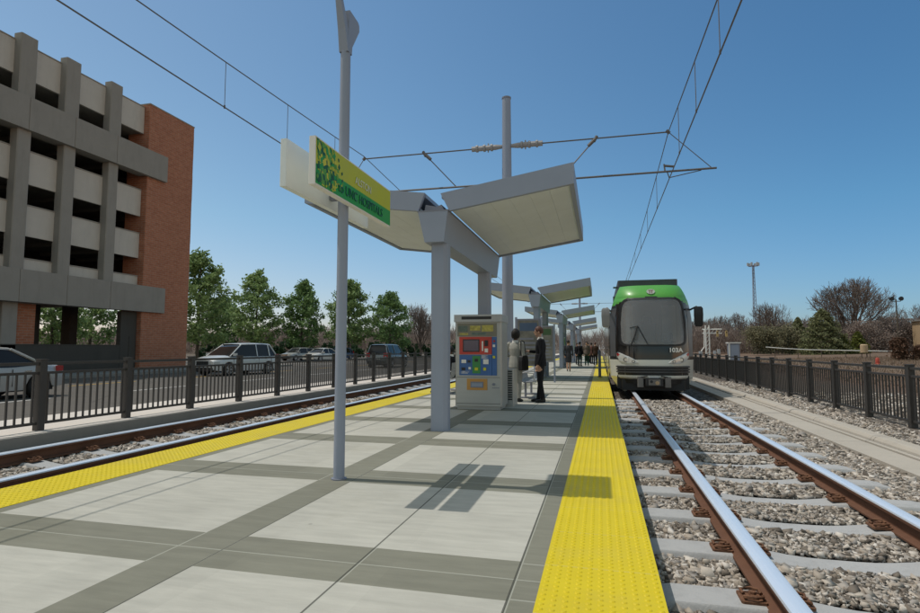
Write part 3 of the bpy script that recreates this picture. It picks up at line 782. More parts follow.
# ------------------------------------------------------------------ ticket machine
def tvm():
    x0, x1, y0, y1 = -2.94, -1.96, 11.3, 12.05
    t = thing('ticket_machine', 'grey steel ticket vending machine with red and blue control panel under the nearest canopy', 'ticket machine', ((x0+x1)/2, y0, 0))
    b = MB(); b.box(x0, x1, y0, y1, .07, 1.80, c=.025); b.box(x0+.04, x1-.04, y0+.04, y1-.03, 0, .07); b.build('cabinet', M['stainless'], t)
    b = MB(); b.box(x0-.015, x1+.015, y0-.06, y1+.02, 1.80, 1.95, c=.02); top = b.build('top_display', M['galv'], t)
    b = MB(); b.box(x0+.15, x1-.2, y0-.066, y0-.058, 1.85, 1.91); b.build('display_strip', M['dark'], top)
    b = MB(); b.box(x0+.05, x1-.1, y0-.012, y0+.01, 1.50, 1.77, 0)
    for u, v, w_, h_, m_ in ((.07, 1.60, .2, .12, 2), (.32, 1.62, .22, .10, 1), (.57, 1.60, .24, .13, 1), (.36, 1.53, .30, .05, 2), (.10, 1.53, .18, .04, 1)):
        b.box(x0+u, x0+u+w_, y0-.015, y0-.0125, v, v+h_, m_)
    b.build('banner', [mat('banner_grey', (.20, .19, .15), .5), mat('banner_yellow', (.42, .37, .09), .5, 0, .4, 14), mat('banner_brown', (.11, .15, .13), .5, 0, .4, 14)], t)
    # red upper panel, blue lower panel
    b = MB(); b.box(x0+.09, x1-.2, y0-.014, y0+.01, 1.13, 1.49, c=.008); red = b.build('payment_panel', mat('panel_red', (.50, .055, .04), .45), t)
    b = MB(); b.box(x0+.17, x0+.52, y0-.02, y0-.0142, 1.18, 1.44, 0); b.box(x0+.19, x0+.50, y0-.023, y0-.0202, 1.20, 1.42, 1); b.build('screen', [M['dark'], glass_mat('screen_blue', (.02, .03, .09, 1), .15)], red)
    b = MB()
    b.box(x0+.57, x0+.60, y0-.022, y0-.0142, 1.2, 1.4, 0); b.box(x0+.63, x0+.70, y0-.03, y0-.0142, 1.30, 1.42, 1); b.box(x0+.63, x0+.70, y0-.022, y0-.0142, 1.17, 1.25, 0)
    b.build('card_reader', [M['white'], M['dark']], red)
    b = MB(); b.box(x0+.09, x1-.2, y0-.014, y0+.01, .70, 1.12, c=.008); b.box(x1-.198, x1-.10, y0-.014, y0+.01, .70, 1.49); blue = b.build('control_panel', mat('panel_blue', (.05, .13, .33), .45), t)
    b = MB(); b.box(x0+.37, x0+.54, y0-.018, y0-.0142, .74, 1.10); b.build('green_panel', mat('panel_green', (.05, .24, .07), .45), blue)
    b = MB()
    for i, (u, v, w, h, m) in enumerate(((.14, .95, .1, .07, 0), (.14, .80, .08, .06, 1), (.27, .96, .06, .05, 1), (.29, .82, .05, .05, 0), (.42, .98, .07, .06, 1), (.42, .80, .07, .06, 2), (.60, .93, .11, .10, 0), (.60, .80, .06, .06, 2), (.80, 1.28, .05, .05, 0), (.80, 1.05, .05, .05, 2), (.81, 1.38, .04, .04, 3))):
        b.box(x0+u, x0+u+w, y0-.026, y0-.0182, v, v+h, m)
    for i in range(9):
        u = .12+.022*(i % 3); b.box(x0+u, x0+u+.16-.03*(i % 4), y0-.0165, y0-.0142, .735+i*.006, .738+i*.006, 0)
    for i in range(12): b.box(x0+.56, x0+.70-.02*(i % 5), y0-.0165, y0-.0142, 1.045+i*.006-.0, 1.048+i*.006, 0)
    b.build('button', [M['white'], M['dark'], M['poly_yel'], M['redlamp']], blue)
    b = MB(); b.box(x0+.25, x0+.68, y0-.012, y0+.01, .40, .63, c=.006); tray = b.build('ticket_tray', mat('tray_orange', (.50, .26, .07), .5), t)
    b = MB(); b.box(x0+.33, x0+.60, y0-.016, y0-.0122, .45, .57, 0); b.box(x0+.35, x0+.58, y0-.02, y0-.0165, .47, .54, 1); b.build('tray_slot', [M['steel_d'], M['steel']], tray)
    b = MB(); b.tube([(x1-.17, y0-.02, .52), (x1-.17, y0+.01, .52)], .03, 10); b.box(x1-.2, x1-.05, y0-.004, y0+.01, .44, .455); b.build('door_lock', M['steel_d'], t)
    b = MB(); b.box(x0+.03, x1-.03, y0-.004, y0+.01, .655, .662); b.box(x0+.03, x1-.03, y0-.004, y0+.01, .12, .127); b.build('door_seam', M['dark'], t)
    # rear cabinet with louvres on the side
    b = MB(); b.box(x1-.5, x1+.12, y1+.05, y1+.62, 0, .80, c=.02); rc = b.build('rear_cabinet', M['stainless'], t)
    b = MB()
    for k in range(13): b.box(x1+.0, x1+.09, y1+.035, y1+.052, .14+k*.05, .165+k*.05)
    b.build('louvre', M['dark'], rc)
tvm()

# ------------------------------------------------------------------ benches, bollard
def bench(x, y, label, flip=1):
    """metal mesh seat; long side along Y, backrest on the -flip*X side"""
    t = thing('bench', label, 'bench', (x, y, 0), 'metal benches on the platform')
    L = .85
    def sec(pts, th=.02): 
        return pts
    pf = [(-.22, .86), (-.20, .62), (-.16, .47), (-.05, .42), (.12, .43), (.22, .46)]
    b = MB()
    for i in range(len(pf)-1):
        (a, c), (d, e) = pf[i], pf[i+1]
        for k in range(17):
            yy = y-L+k*2*L/16.99
            b.box(0, 0, 0, 0, 0, 0) if False else None
        b.add([(x+flip*a, y-L, c), (x+flip*d, y-L, e), (x+flip*d, y+L, e), (x+flip*a, y+L, c), (x+flip*a, y-L, c-.022), (x+flip*d, y-L, e-.022), (x+flip*d, y+L, e-.022), (x+flip*a, y+L, c-.022)],
              [(0, 1, 2, 3), (4, 5, 6, 7), (0, 1, 5, 4), (1, 2, 6, 5), (2, 3, 7, 6), (3, 0, 4, 7)], 0)
    b.build('seat', PERF, t)
    for yy in (-.6, .6):
        b = MB(); b.tube([(x-flip*.05, y+yy, .40), (x-flip*.05, y+yy, .05)], .03, 8); b.tube([(x-flip*.2, y+yy, .02), (x+flip*.2, y+yy, .02)], .025, 8); b.build('leg', M['steel_d'], t)
    for yy in (-L, 0, L):
        b = MB(); b.tube([(x-flip*.2, y+yy, .62), (x-flip*.02, y+yy, .66), (x+flip*.18, y+yy, .64), (x+flip*.2, y+yy, .45)], .016, 6); b.build('armrest', M['galv'], t)
def perf():
    n = N('perforated_metal'); p = n.obj()
    v = n.node('ShaderNodeTexVoronoi'); v.inputs['Scale'].default_value = 26; n.link(p, v.inputs['Vector'])
    h = n.ramp(v.outputs['Distance'], (.32, (.04, .04, .04, 1)), (.36, (.33, .34, .35, 1)))
    n.base(h); n.set(.5, .3); n.bump(v.outputs['Distance'], .3, .01); return n.m
PERF = perf()
bench(-1.80, 14.75, 'grey metal mesh bench behind the talking couple', 1)
bench(-4.15, 15.6, 'metal bench carrying the seated person left of the ticket machine', -1)
t = thing('bollard', 'slim grey post standing on the right-hand yellow strip before the train side', 'bollard', (-.05, 25.5, 0))
b = MB(); b.tube([(-.05, 25.5, 0), (-.05, 25.5, 1.13), (-.05, 25.5, 1.19)], [.062, .062, .03], 12); b.build('post', M['steel_d'], t, smooth=True)
b = MB(); b.tube([(-.05, 25.5, 0), (-.05, 25.5, .03)], .11, 12); b.build('base_plate', M['dark'], t)

# ------------------------------------------------------------------ people
def person(label, loc, rz, mats, joints, h=1.75, voxel=.012, hair='short', skirt=False, bag=None, hands=True, collar=None):
    """joints in metres for a figure facing -Y with feet at z=0; body is voxel-merged into one surface"""
    k = h/1.75
    J = dict(pel=(0, 0, .95), waist=(0, 0, 1.10), chest=(0, .01, 1.30), neck=(0, .02, 1.47), head=(0, 0, 1.62),
             shL=(.185, .02, 1.41), shR=(-.185, .02, 1.41), elL=(.235, .04, 1.13), elR=(-.235, .04, 1.13), haL=(.24, -.04, .88), haR=(-.24, -.04, .88),
             hipL=(.09, 0, .92), hipR=(-.09, 0, .92), knL=(.095, -.01, .49), knR=(-.095, -.01, .49), anL=(.095, .03, .08), anR=(-.095, .03, .08))
    J.update(joints); J = {a: Vector(v)*k for a, v in J.items() if a[0] != '_'}
    mb = MB(); tags = []
    SK, TOP, LEG, SHOE = 0, 1, 2, 3
    def add(fn, m): mb.m = m; fn()
    def ell(c, rx, ry, rz_, m, n=10, rot=None):
        secs = []
        for i in range(1, n):
            th = math.pi*i/n; r = math.sin(th)
            ring = [Vector((rx*r*math.cos(2*math.pi*q/12), ry*r*math.sin(2*math.pi*q/12), -rz_*math.cos(th))) for q in range(12)]
            if rot: ring = [rot @ p for p in ring]
            secs.append([tuple(Vector(c)+p) for p in ring])
        mb.m = m; mb.loft(secs, m)
    def limb(pts, rs, m, n=10): mb.tube(pts, [r*k for r in rs], n, m)
    # torso: elliptical rings
    def ring(c, rx, ry): return [(c[0]+rx*k*math.cos(2*math.pi*q/14), c[1]+ry*k*math.sin(2*math.pi*q/14), c[2]) for q in range(14)]
    up = (J['chest']-J['pel'])
    sx = (J['shL']-J['shR']).length/(.37*k)
    P = [ring(J['pel']+up*t, a*sx, b_) for t, a, b_ in ((-.30, .12, .095), (-.12, .165, .118), (.1, .165, .115), (.42, .15, .108), (.75, .168, .12), (1.0, .182, .122), (1.22, .178, .105), (1.38, .13, .085), (1.46, .07, .06))]
    mb.loft(P, TOP)
    limb([J['neck']-Vector((0, 0, .07*k)), J['head']-Vector((0, 0, .04*k))], [.062, .055], SK)
    # head: skull + jaw + nose + ears
    hd = J['head']; hq = joints.get('_headrot', 0); Rz = Matrix.Rotation(hq, 3, 'Z')
    ell(hd+Vector((0, .0, .03*k)), .076*k, .095*k, .105*k, SK, 10, Rz)
    ell(hd+Rz @ Vector((0, -.03, -.045))*k, .055*k, .06*k, .07*k, SK, 8, Rz)
    ell(hd+Rz @ Vector((0, -.098, -.005))*k, .014*k, .02*k, .026*k, SK, 6, Rz)
    ell(hd+Rz @ Vector((0, -.088, -.052))*k, .024*k, .01*k, .009*k, SK, 6, Rz)
    for s in (-1, 1):
        ell(hd+Rz @ Vector((s*.078, .01, .0))*k, .012*k, .022*k, .032*k, SK, 6, Rz)
        ell(hd+Rz @ Vector((s*.03, -.083, .028))*k, .02*k, .012*k, .008*k, SK, 6, Rz)
    for s in 'LR':
        sh_, el, ha = J['sh'+s], J['el'+s], J['ha'+s]
        limb([sh_+(J['neck']-sh_)*.25, sh_, sh_.lerp(el, .5), el, el.lerp(ha, .55), ha], [.06, .068, .056, .048, .044, .036], TOP)
        d = (ha-el).normalized(); side = d.cross(Vector((0, 0, 1))); side = side.normalized() if side.length > .1 else Vector((0, 1, 0))
        if abs(d.z) > .8: side = Vector((0, 1, 0))
        nrm = d.cross(side)
        p0 = ha+d*.01*k
        limb([p0, p0+d*.05*k, p0+d*.10*k], [.022, .027, .024], SK, 8)
        for q, ln in zip((-1.5, -.5, .5, 1.5), (.065, .075, .072, .055)):
            a0 = p0+d*.095*k+side*q*.0145*k
            limb([a0, a0+(d+nrm*.15)*ln*.5*k, a0+(d+nrm*.5)*ln*.9*k], [.0088, .008, .0068], SK, 6)
        a0 = p0+d*.03*k-side*.022*k
        limb([a0, a0+(d*.6-side*.5).normalized()*.035*k, a0+(d*.9-side*.45).normalized()*.065*k], [.012, .0105, .0085], SK, 6)
        hip, kn, an = J['hip'+s], J['kn'+s], J['an'+s]
        lm = SK if skirt else LEG
        limb([hip+Vector((0, 0, .06*k)), hip.lerp(kn, .35), kn], [.095, .088, .062], LEG if not skirt else LEG)
        limb([kn, kn.lerp(an, .3), kn.lerp(an, .75), an], [.062, .06 if not skirt else .055, .046 if skirt else .056, .038 if skirt else .055], lm)
        fd = joints.get('_foot', Vector((0, -1, 0))); fd = Vector(fd)
        limb([an+fd*-.06*k+Vector((0, 0, -.035*k)), an+fd*.03*k+Vector((0, 0, -.032*k)), an+fd*.13*k+Vector((0, 0, -.045*k)), an+fd*.18*k+Vector((0, 0, -.052*k))], [.036, .043, .036, .024], SHOE, 8)
    if skirt:
        c = J['pel']
        mb.loft([ring((c[0], c[1], z*k), a, b_) for z, a, b_ in ((1.02, .16, .118), (.85, .182, .135), (.62, .178, .13), (.52, .172, .125))], LEG)
    else:
        c = J['pel']        # jacket skirt
        mb.loft([ring((c[0], c[1], z), a, b_) for z, a, b_ in ((c[2]+.15*k, .165, .118), (c[2]-.02*k, .19, .135), (c[2]-.12*k, .195, .14))], TOP)
    src = D.meshes.new('src'); src.from_pydata(mb.v, [], mb.f)
    # tag lookup
    vt = {}
    kd = kdtree.KDTree(len(mb.f))
    for i, f in enumerate(mb.f):
        c = sum((Vector(mb.v[j]) for j in f), Vector())/len(f); kd.insert(c, i)
    kd.balance()
    ob = D.objects.new('src', src); COL.objects.link(ob)
    bm = bmesh.new(); bm.from_mesh(src); bmesh.ops.recalc_face_normals(bm, faces=bm.faces); bm.to_mesh(src); bm.free()
    rm = ob.modifiers.new('r', 'REMESH'); rm.mode = 'VOXEL'; rm.voxel_size = voxel*k
    smd = ob.modifiers.new('s', 'SMOOTH'); smd.iterations = 2; smd.factor = .5
    dg = bpy.context.evaluated_depsgraph_get(); me = D.meshes.new_from_object(ob.evaluated_get(dg))
    D.objects.remove(ob)
    me.materials.clear()
    for m in mats: me.materials.append(m)
    mis = []
    for p in me.polygons:
        _, i, _ = kd.find(p.center); mis.append(mb.mi[i])
    me.polygons.foreach_set('material_index', mis); me.polygons.foreach_set('use_smooth', [True]*len(mis)); me.update()
    t = thing('person', label, 'person', loc, None, rz); ORIG[t.name] = Vector()
    me.name = 'body'; bo = D.objects.new('body', me); COL.objects.link(bo); bo.parent = t
    # hair
    b = MB(); secs = []
    hr = 1.12 if hair != 'afro' else 1.42
    top = hd+Vector((0, .0, .03*k))
    if hair == 'bald':
        def edge(az): return .52
    for i in range(0, 8):
        row = []
        for q in range(16):
            az = 2*math.pi*q/16; front = max(0, -math.sin(az))
            thmax = (2.05 if hair == 'short' else 2.3)-front*(.95 if hair != 'bald' else 1.3)
            thmin = 0 if hair != 'bald' else .6*front
            th = .02+thmin+(thmax-thmin)*i/7
            jj = random.uniform(.97, 1.04)
            row.append(tuple(top+Rz @ Vector((.076*hr*math.sin(th)*math.cos(az)*jj, .095*hr*math.sin(th)*math.sin(az)*jj+.006, .105*hr*math.cos(th)*jj))*k))
        secs.append(row)
    b.loft(secs, 0, cap=True); b.build('hair', mats[4], t, smooth=True)
    # eyes
    b = MB()
    for s in (-1, 1):
        c = hd+Rz @ Vector((s*.03, -.09, .018))*k
        b.tube([c+Rz @ Vector((-.012, 0, 0))*k, c, c+Rz @ Vector((.012, 0, 0))*k], [.002*k, .007*k, .002*k], 6)
    b.build('eyes', M['black'], t)
    if collar:
        b = MB(); c = J['neck']
        b.loft([[(c[0]+rx*k*math.cos(2*math.pi*q/14), c[1]+ry*k*math.sin(2*math.pi*q/14), c[2]+z*k) for q in range(14)] for rx, ry, z in ((.085, .075, -.03), (.075, .07, .0), (.066, .064, .035))], 0, cap=False)
        b.build('collar', collar, t, smooth=True)
    if bag:
        b = MB(); c = Vector(bag)*k
        b.loft([[(c.x-.045, c.y-w, c.z+z), (c.x+.045, c.y-w, c.z+z), (c.x+.05, c.y, c.z+z), (c.x+.045, c.y+w, c.z+z), (c.x-.045, c.y+w, c.z+z), (c.x-.05, c.y, c.z+z)] for z, w in ((-.17, .12), (-.15, .145), (.05, .14), (.14, .12), (.17, .10))], 0)
        bg = tag(b.build('shoulder_bag', M['black'], loc=(0, 0, 0)), 'black shoulder bag hanging at the right hip of the woman in grey', 'bag')
        s = J['shL'] if bag[0] > 0 else J['shR']
        b = MB(); b.tube([c+Vector((0, -.1, .16)), s+Vector((.02 if bag[0] > 0 else -.02, -.07, .06)), s+Vector((0, 0, .085)), s+Vector((.02 if bag[0] > 0 else -.02, .07, .06)), c+Vector((0, .1, .16))], .012, 6)
        st = b.build('strap', M['black']); st.parent = bg
        bg.location = loc; bg.rotation_euler = (0, 0, rz)
    return t
def cloth(name, c): return mat(name, c, .85, 0, .12, 6, .15, 120, .2)
HAIRB = mat('hair_black', (.012, .01, .009), .7, 0, .3, 30); HAIRR = mat('hair_auburn', (.085, .032, .018), .6, 0, .3, 30)
GREY = cloth('suit_light_grey', (.36, .355, .32)); BLK = cloth('suit_black', (.014, .014, .017)); SHOE = mat('shoe_black', (.012, .012, .012), .4)
GREYT = cloth('trousers_grey', (.30, .295, .265))
# woman seen from behind, right arm bent, facing away and to the right
person('woman with short dark curly hair in a light grey trouser suit beside the ticket machine', (-1.95, 13.2, 0), rad(180-25),
       [M['skin_dark'], GREY, GREYT, SHOE, HAIRB],
       dict(elR=(-.26, .06, 1.14), haR=(-.19, -.19, 1.16), elL=(.25, .05, 1.14), haL=(.17, -.20, 1.08), _headrot=rad(15)), 1.68, .011, 'afro', bag=(-.25, .04, .95), collar=M['white'])
# man facing left, hand held out
person('man with auburn hair in a black suit holding out a hand to the woman', (-1.37, 13.2, 0), rad(-90),
       [M['skin_light'], BLK, BLK, SHOE, HAIRR],
       dict(elR=(-.22, -.02, 1.15), haR=(-.12, -.27, 1.17), elL=(.24, .05, 1.12), haL=(.235, -.03, .87), head=(0, -.035, 1.61), neck=(0, .0, 1.47), anL=(.1, .06, .08), anR=(-.1, -.06, .08)), 1.77, .011, 'short', collar=M['white'])
person('woman in a dark grey skirt suit walking along the platform beyond the couple', (-1.70, 31.0, 0), rad(180),
       [M['skin_light'], cloth('suit_charcoal', (.045, .047, .055)), cloth('skirt_charcoal', (.04, .042, .05)), SHOE, HAIRB],
       dict(anL=(.06, .10, .10), knL=(.07, -.0, .5), anR=(-.06, -.12, .08), knR=(-.07, -.08, .5), elL=(.24, .08, 1.14), haL=(.22, .06, .9)), 1.70, .016, 'short', skirt=True)
person('person in black top and dark trousers standing left of the distant group', (-1.42, 40.5, 0), rad(150),
       [M['skin_light'], BLK, cloth('trousers_dark_green', (.02, .04, .03)), SHOE, HAIRB], dict(), 1.72, .02)
person('person in a greyish brown jacket and green trousers in the distant group', (-.98, 41.8, 0), rad(0),
       [M['skin_light'], cloth('jacket_taupe', (.16, .13, .11)), cloth('trousers_green', (.02, .06, .04)), SHOE, HAIRB], dict(anL=(.1, -.1, .08), anR=(-.1, .1, .08)), 1.75, .02)
person('person in a dark brown coat nearest the train in the distant group', (-.38, 43.5, 0), rad(170),
       [M['skin_light'], cloth('coat_brown', (.05, .03, .022)), BLK, SHOE, HAIRR], dict(anL=(.08, .12, .08), anR=(-.08, -.1, .08)), 1.72, .02)
person('person in pale top farthest along the platform', (-1.05, 50.5, 0), rad(0),
       [M['skin_light'], cloth('top_pale', (.30, .27, .24)), BLK, SHOE, HAIRB], dict(), 1.7, .02)
for i, (x, y, c, lb) in enumerate(((-1.75, 44.5, (.03, .03, .04), 'person in dark clothes at the left of the distant group'), (-.72, 47.0, (.12, .05, .04), 'person in reddish top behind the distant group'), (-1.3, 56.0, (.05, .06, .08), 'tiny person in blue-grey far down the platform'), (-.55, 58.5, (.02, .02, .02), 'tiny person in black far down the platform'))):
    person(lb, (x, y, 0), rad(40+97*i), [M['skin_light'], cloth('far_top', c), BLK, SHOE, HAIRB], dict(), 1.68+.03*i, .024)
# seated on the left bench, facing left track
person('seated person in a black jacket on the bench left of the ticket machine', (-4.10, 15.35, .0), rad(-90),
       [M['skin_dark'], BLK, cloth('trousers_brown', (.14, .08, .05)), SHOE, HAIRB],
       dict(pel=(0, .02, .54), waist=(0, .02, .68), chest=(0, .0, .88), neck=(0, -.01, 1.05), head=(0, -.04, 1.18), shL=(.185, 0, .99), shR=(-.185, 0, .99),
            elL=(.22, -.08, .74), elR=(-.22, -.08, .74), haL=(.12, -.28, .60), haR=(-.12, -.28, .60), hipL=(.09, .0, .51), hipR=(-.09, .0, .51),
            knL=(.11, -.42, .50), knR=(-.11, -.42, .50), anL=(.1, -.42, .08), anR=(-.1, -.42, .08)), 1.75, .014, 'short', collar=M['white'])

# ------------------------------------------------------------------ train
def train():
    cx, yn = 1.585, 18.25
    t = thing('light_rail_train', 'green, black and silver light rail train numbered 103A at the right-hand track', 'train', (cx, yn, -.12))
    HW = 1.285; ZB, ZT = .02, 3.30
    def halfw(z):
        if z < .25: return HW-.10-.25*(.25-z)
        if z < 2.2: return HW-.05*(max(0, .9-z))
        u = (z-2.2)/(ZT-2.2); return HW-.36*u**1.5
    def nose(z):
        if z < .35: return .10
        if z < .95: return .0+.03*(z-.35)
        if z < 2.85: return .02+.16*((z-.95)/1.9)**1.6*1.6
        return .324+.42*((z-2.85)/.45)**1.6
    def rec(z): return .9-.55*min(1, max(0, (z-2.3)/.9))
    def front(u, z, off=0.0):
        y = nose(z)+rec(z)*abs(u)**3.8
        p = Vector((cx+u*halfw(z), yn+y, z))
        if off:
            e = .01; pu = Vector((cx+(u+e)*halfw(z), yn+nose(z)+rec(z)*abs(u+e)**3.8, z)); pz = Vector((cx+u*halfw(z+e), yn+nose(z+e)+rec(z+e)*abs(u)**3.8, z+e))
            n = (pu-p).cross(pz-p).normalized()
            if n.y > 0: n = -n
            p = p+n*off
        return p
    def zoom(zs, us, off, name, m, parent, smooth=True, mask=None, thick=.02):
        b = MB(); nz, nu = len(zs), len(us)
        vs = [front(u, z, off) for z in zs for u in us]
        fs = [(i*nu+k, i*nu+k+1, (i+1)*nu+k+1, (i+1)*nu+k) for i in range(nz-1) for k in range(nu-1) if mask is None or mask((us[k]+us[k+1])/2, (zs[i]+zs[i+1])/2)]
        b.add(vs, fs); return b.build(name, m, parent, smooth=smooth)
    us = [-1+i/24 for i in range(49)]
    zs = [.30+i*.05 for i in range(61)]
    b = MB(); nz, nu = len(zs), len(us)
    vs = [tuple(front(u, z)) for z in zs for u in us]
    def mi(u, z):
        if z > 2.88-.24*abs(u)**2.2 - .0: return 2
        if z < .90-.02*abs(u): return 0
        return 1
    fs = []; ms = []
    for i in range(nz-1):
        for k in range(nu-1):
            if abs(us[k]+us[k+1])/2 < .72 and 1.40 < (zs[i]+zs[i+1])/2 < 2.76: continue
            fs.append((i*nu+k, i*nu+k+1, (i+1)*nu+k+1, (i+1)*nu+k)); ms.append(mi((us[k]+us[k+1])/2, (zs[i]+zs[i+1])/2))
    o0 = 0; b.v += vs; b.f += fs; b.mi += ms
    # sides: from the front edge back to the tail
    L = 28
    ys = [0, .6, 1.2, 3, 8, 14, 20, L]
    for s in (0, nu-1):
        base = len(b.v); uu = us[s]
        for z in zs:
            p = front(uu, z)
            for y in ys: b.v.append((p.x, p.y+y*(1-(p.y-yn)/L), z))
        ny = len(ys)
        for i in range(nz-1):
            for k in range(ny-1):
                z = (zs[i]+zs[i+1])/2
                b.f.append((base+i*ny+k, base+i*ny+k+1, base+(i+1)*ny+k+1, base+(i+1)*ny+k)); b.mi.append(2 if z > 2.62 else (0 if z < 1.0 else 1))
    # roof
    pl, pr = front(-1, ZT), front(1, ZT)
    secs = [tuple(front(u, ZT)) for u in us]; base = len(b.v); b.v += secs; b.v += [(p[0], yn+L, ZT+.0) for p in secs]
    for k in range(nu-1): b.f.append((base+k, base+k+1, base+nu+k+1, base+nu+k)); b.mi.append(2)
    body = b.build('body', [paint('train_silver', (.56, .56, .51), .15), M['blackgloss'], mat('train_green', (.085, .33, .05), .38, 0, .05, 1.2, coat=.2)], t, smooth=True)
    # windscreen with rounded corners
    def patch(name, u0, u1, z0, z1, r, off, m, parent, ring=False):
        b = MB(); uc, zc = (u0+u1)/2, (z0+z1)/2; a, c = (u1-u0)/2, (z1-z0)/2
        rings = []
        outline = []
        for q in range(64):
            th = 2*math.pi*q/64; ct, st = math.cos(th), math.sin(th); e = .22
            outline.append((abs(ct)**e*math.copysign(1, ct), abs(st)**e*math.copysign(1, st)))
        for f in (1, .95, .88, .8, .7, .6, .5, .4, .3, .2, .1):
            rings.append([tuple(front(uc+a*f*x, zc+c*f*y, off)) for x, y in outline])
        if ring: rings = [[tuple(front(uc+a*x*f, zc+c*y*f, off+d)) for x, y in outline] for f, d in ((1, -.02), (1, 0), (.935, .0), (.93, -.05), (.90, -.10))]
        b.loft(rings, 0, cap=False); k = len(b.v); b.v.append(tuple(front(uc, zc, off))); nb = 64*10
        for q in range(0 if ring else 64): b.f.append((nb+q, nb+(q+1) % 64, k)); b.mi.append(0)
        return b.build(name, m, parent, smooth=True)
    ws = patch('windscreen_frame', -.775, .775, 1.32, 2.86, .1, .034, M['black'], t, True)
    gl = N('windscreen_glass'); gl.b.inputs['Base Color'].default_value = (.36, .365, .37, 1); gl.set(.04, 0, .8)
    gl.put(gl.b.inputs['Alpha'], gl.math('MULTIPLY_ADD', gl.noise(.8, 3, .5, gl.obj()), .2, .33))
    patch('windscreen_glass', -.75, .75, 1.35, 2.83, .1, .02, gl.m, ws)
    # driver's cab behind the glass
    b = MB()
    b.box(cx-1.12, cx+1.12, yn+2.3, yn+2.36, .9, 3.1, 0); b.box(cx-1.1, cx+1.1, yn+.45, yn+2.3, .95, 1.0, 0)
    b.prism([(yn+.42, 1.05), (yn+.42, 1.36), (yn+.75, 1.44), (yn+1.0, 1.34), (yn+1.0, 1.05)], cx-1.0, cx+1.0, 1, axis='x')
    b.box(cx-.30, cx+.25, yn+1.75, yn+1.88, 1.4, 2.1, 2, c=.04); b.box(cx-.18, cx+.13, yn+1.76, yn+1.86, 2.1, 2.32, 2, c=.04); b.box(cx-.3, cx+.25, yn+1.35, yn+1.85, 1.3, 1.42, 2, c=.05)
    b.box(cx-.9, cx-.45, yn+2.26, yn+2.29, 1.1, 2.75, 3); b.box(cx+.5, cx+.95, yn+2.26, yn+2.29, 1.5, 2.75, 3); b.box(cx-1.0, cx+1.0, yn+1.2, yn+1.6, 2.86, 2.9, 3)
    b.tube([(cx+.62, yn+.7, 1.4), (cx+.62, yn+.72, 1.75)], .03, 6, 1); b.box(cx+.4, cx+.66, yn+.75, yn+.8, 1.5, 1.7, 1)
    b.build('cab_interior', [mat('cab_dark', (.11, .11, .11), .8), mat('dash', (.03, .03, .032), .6), mat('seat_blue', (.03, .035, .05), .8), mat('cab_panel', (.38, .38, .37), .6)], t)
    b = MB(); b.tube([front(-.50, 1.36, .03), front(-.42, 1.62, .04), front(-.34, 1.95, .04)], .016, 6); b.tube([front(-.52, 1.9, .03), front(-.34, 1.95, .045), front(-.12, 1.38, .03)], .012, 6); b.build('wiper', M['black'], t)
    # side pillars look grey on the outer edge
    for s in (-1, 1):
        zoom([1.0, 1.4, 1.8, 2.2, 2.55], [s*.86, s*.9, s*.94, s*.985], .004, 'corner_pillar', mat('pillar_grey', (.075, .075, .08), .35), t)
    # headlights: teardrop lens sweeping outward
    for s in (-1, 1):
        b = MB(); pts = [(.33, .80), (.42, .90), (.56, 1.0), (.72, 1.09), (.81, 1.14), (.85, 1.10), (.83, .97), (.75, .84), (.60, .77), (.45, .765)]
        n = len(pts)
        def lens(f, off): 
            c = (.64, .93); return [tuple(front(s*(c[0]+(p[0]-c[0])*f), c[1]+(p[1]-c[1])*f, off)) for p in pts]
        b.loft([lens(1.0, .004), lens(.93, .03), lens(.55, .036)], 0, cap=False); k = len(b.v); b.v.append(tuple(front(s*.64, .93, .036))); 
        for q in range(n): b.f.append((2*n+q, 2*n+(q+1) % n, k)); b.mi.append(0)
        hl = b.build('headlight', M['lamp'], t, smooth=True)
        b = MB()
        for u, z, r in ((.62, .90, .075), (.46, .845, .045)):
            c = front(s*u, z, .037); d = Vector((0, -1, 0)); b.tube([c, c+d*.012], r, 16, 0); b.tube([c+d*.012, c+d*.016], r*.72, 16, 1)
        b.build('lamp', [M['dark'], M['chrome']], hl)
        b = MB(); b.add([front(s*u, z, .038) for u, z in ((.75, 1.06), (.80, 1.115), (.83, 1.08), (.80, 1.0))], [(0, 1, 2, 3)]); b.build('tail_lamp', M['redlamp'], hl)
    # lower bumper: ribs, dark recess, silver wings, coupler
    b = MB()
    for z in (.68, .60, .52): 
        b.loft([[tuple(front(u, z+dz, off)) for u in [i/12*.84 for i in range(-12, 13)]] for dz, off in ((-.026, .004), (-.022, .05), (.022, .05), (.026, .004))], 0, cap=False, closed=False)
    b.build('bumper_rib', mat('bumper_dark', (.05, .05, .052), .35), t, smooth=True)
    zoom([.16, .3, .42, .5, .70, .71], [-.84+.07*i for i in range(25)], .002, 'bumper_recess', M['black'], t)
    b = MB()
    b.box(cx-1.08, cx+1.08, yn+.45, yn+3.5, -.02, .40); b.box(cx-.95, cx+.95, yn+.32, yn+.5, -.06, .3, c=.03)
    b.build('underframe', M['black'], t)
    for s in (-1, 1):
        b = MB(); pts = [(s*.80, .52), (s*.985, .52), (s*.99, .30), (s*.93, .02), (s*.80, -.10), (s*.765, -.10), (s*.83, .12), (s*.85, .30)]
        b.add([front(p, q, .012) for p, q in pts]+[front(p, q, -.06) for p, q in pts], [tuple(range(8))]+[(i, (i+1) % 8, (i+1) % 8+8, i+8) for i in range(8)])
        b.build('bumper_wing', paint('wing_silver', (.56, .55, .50), .15), t)
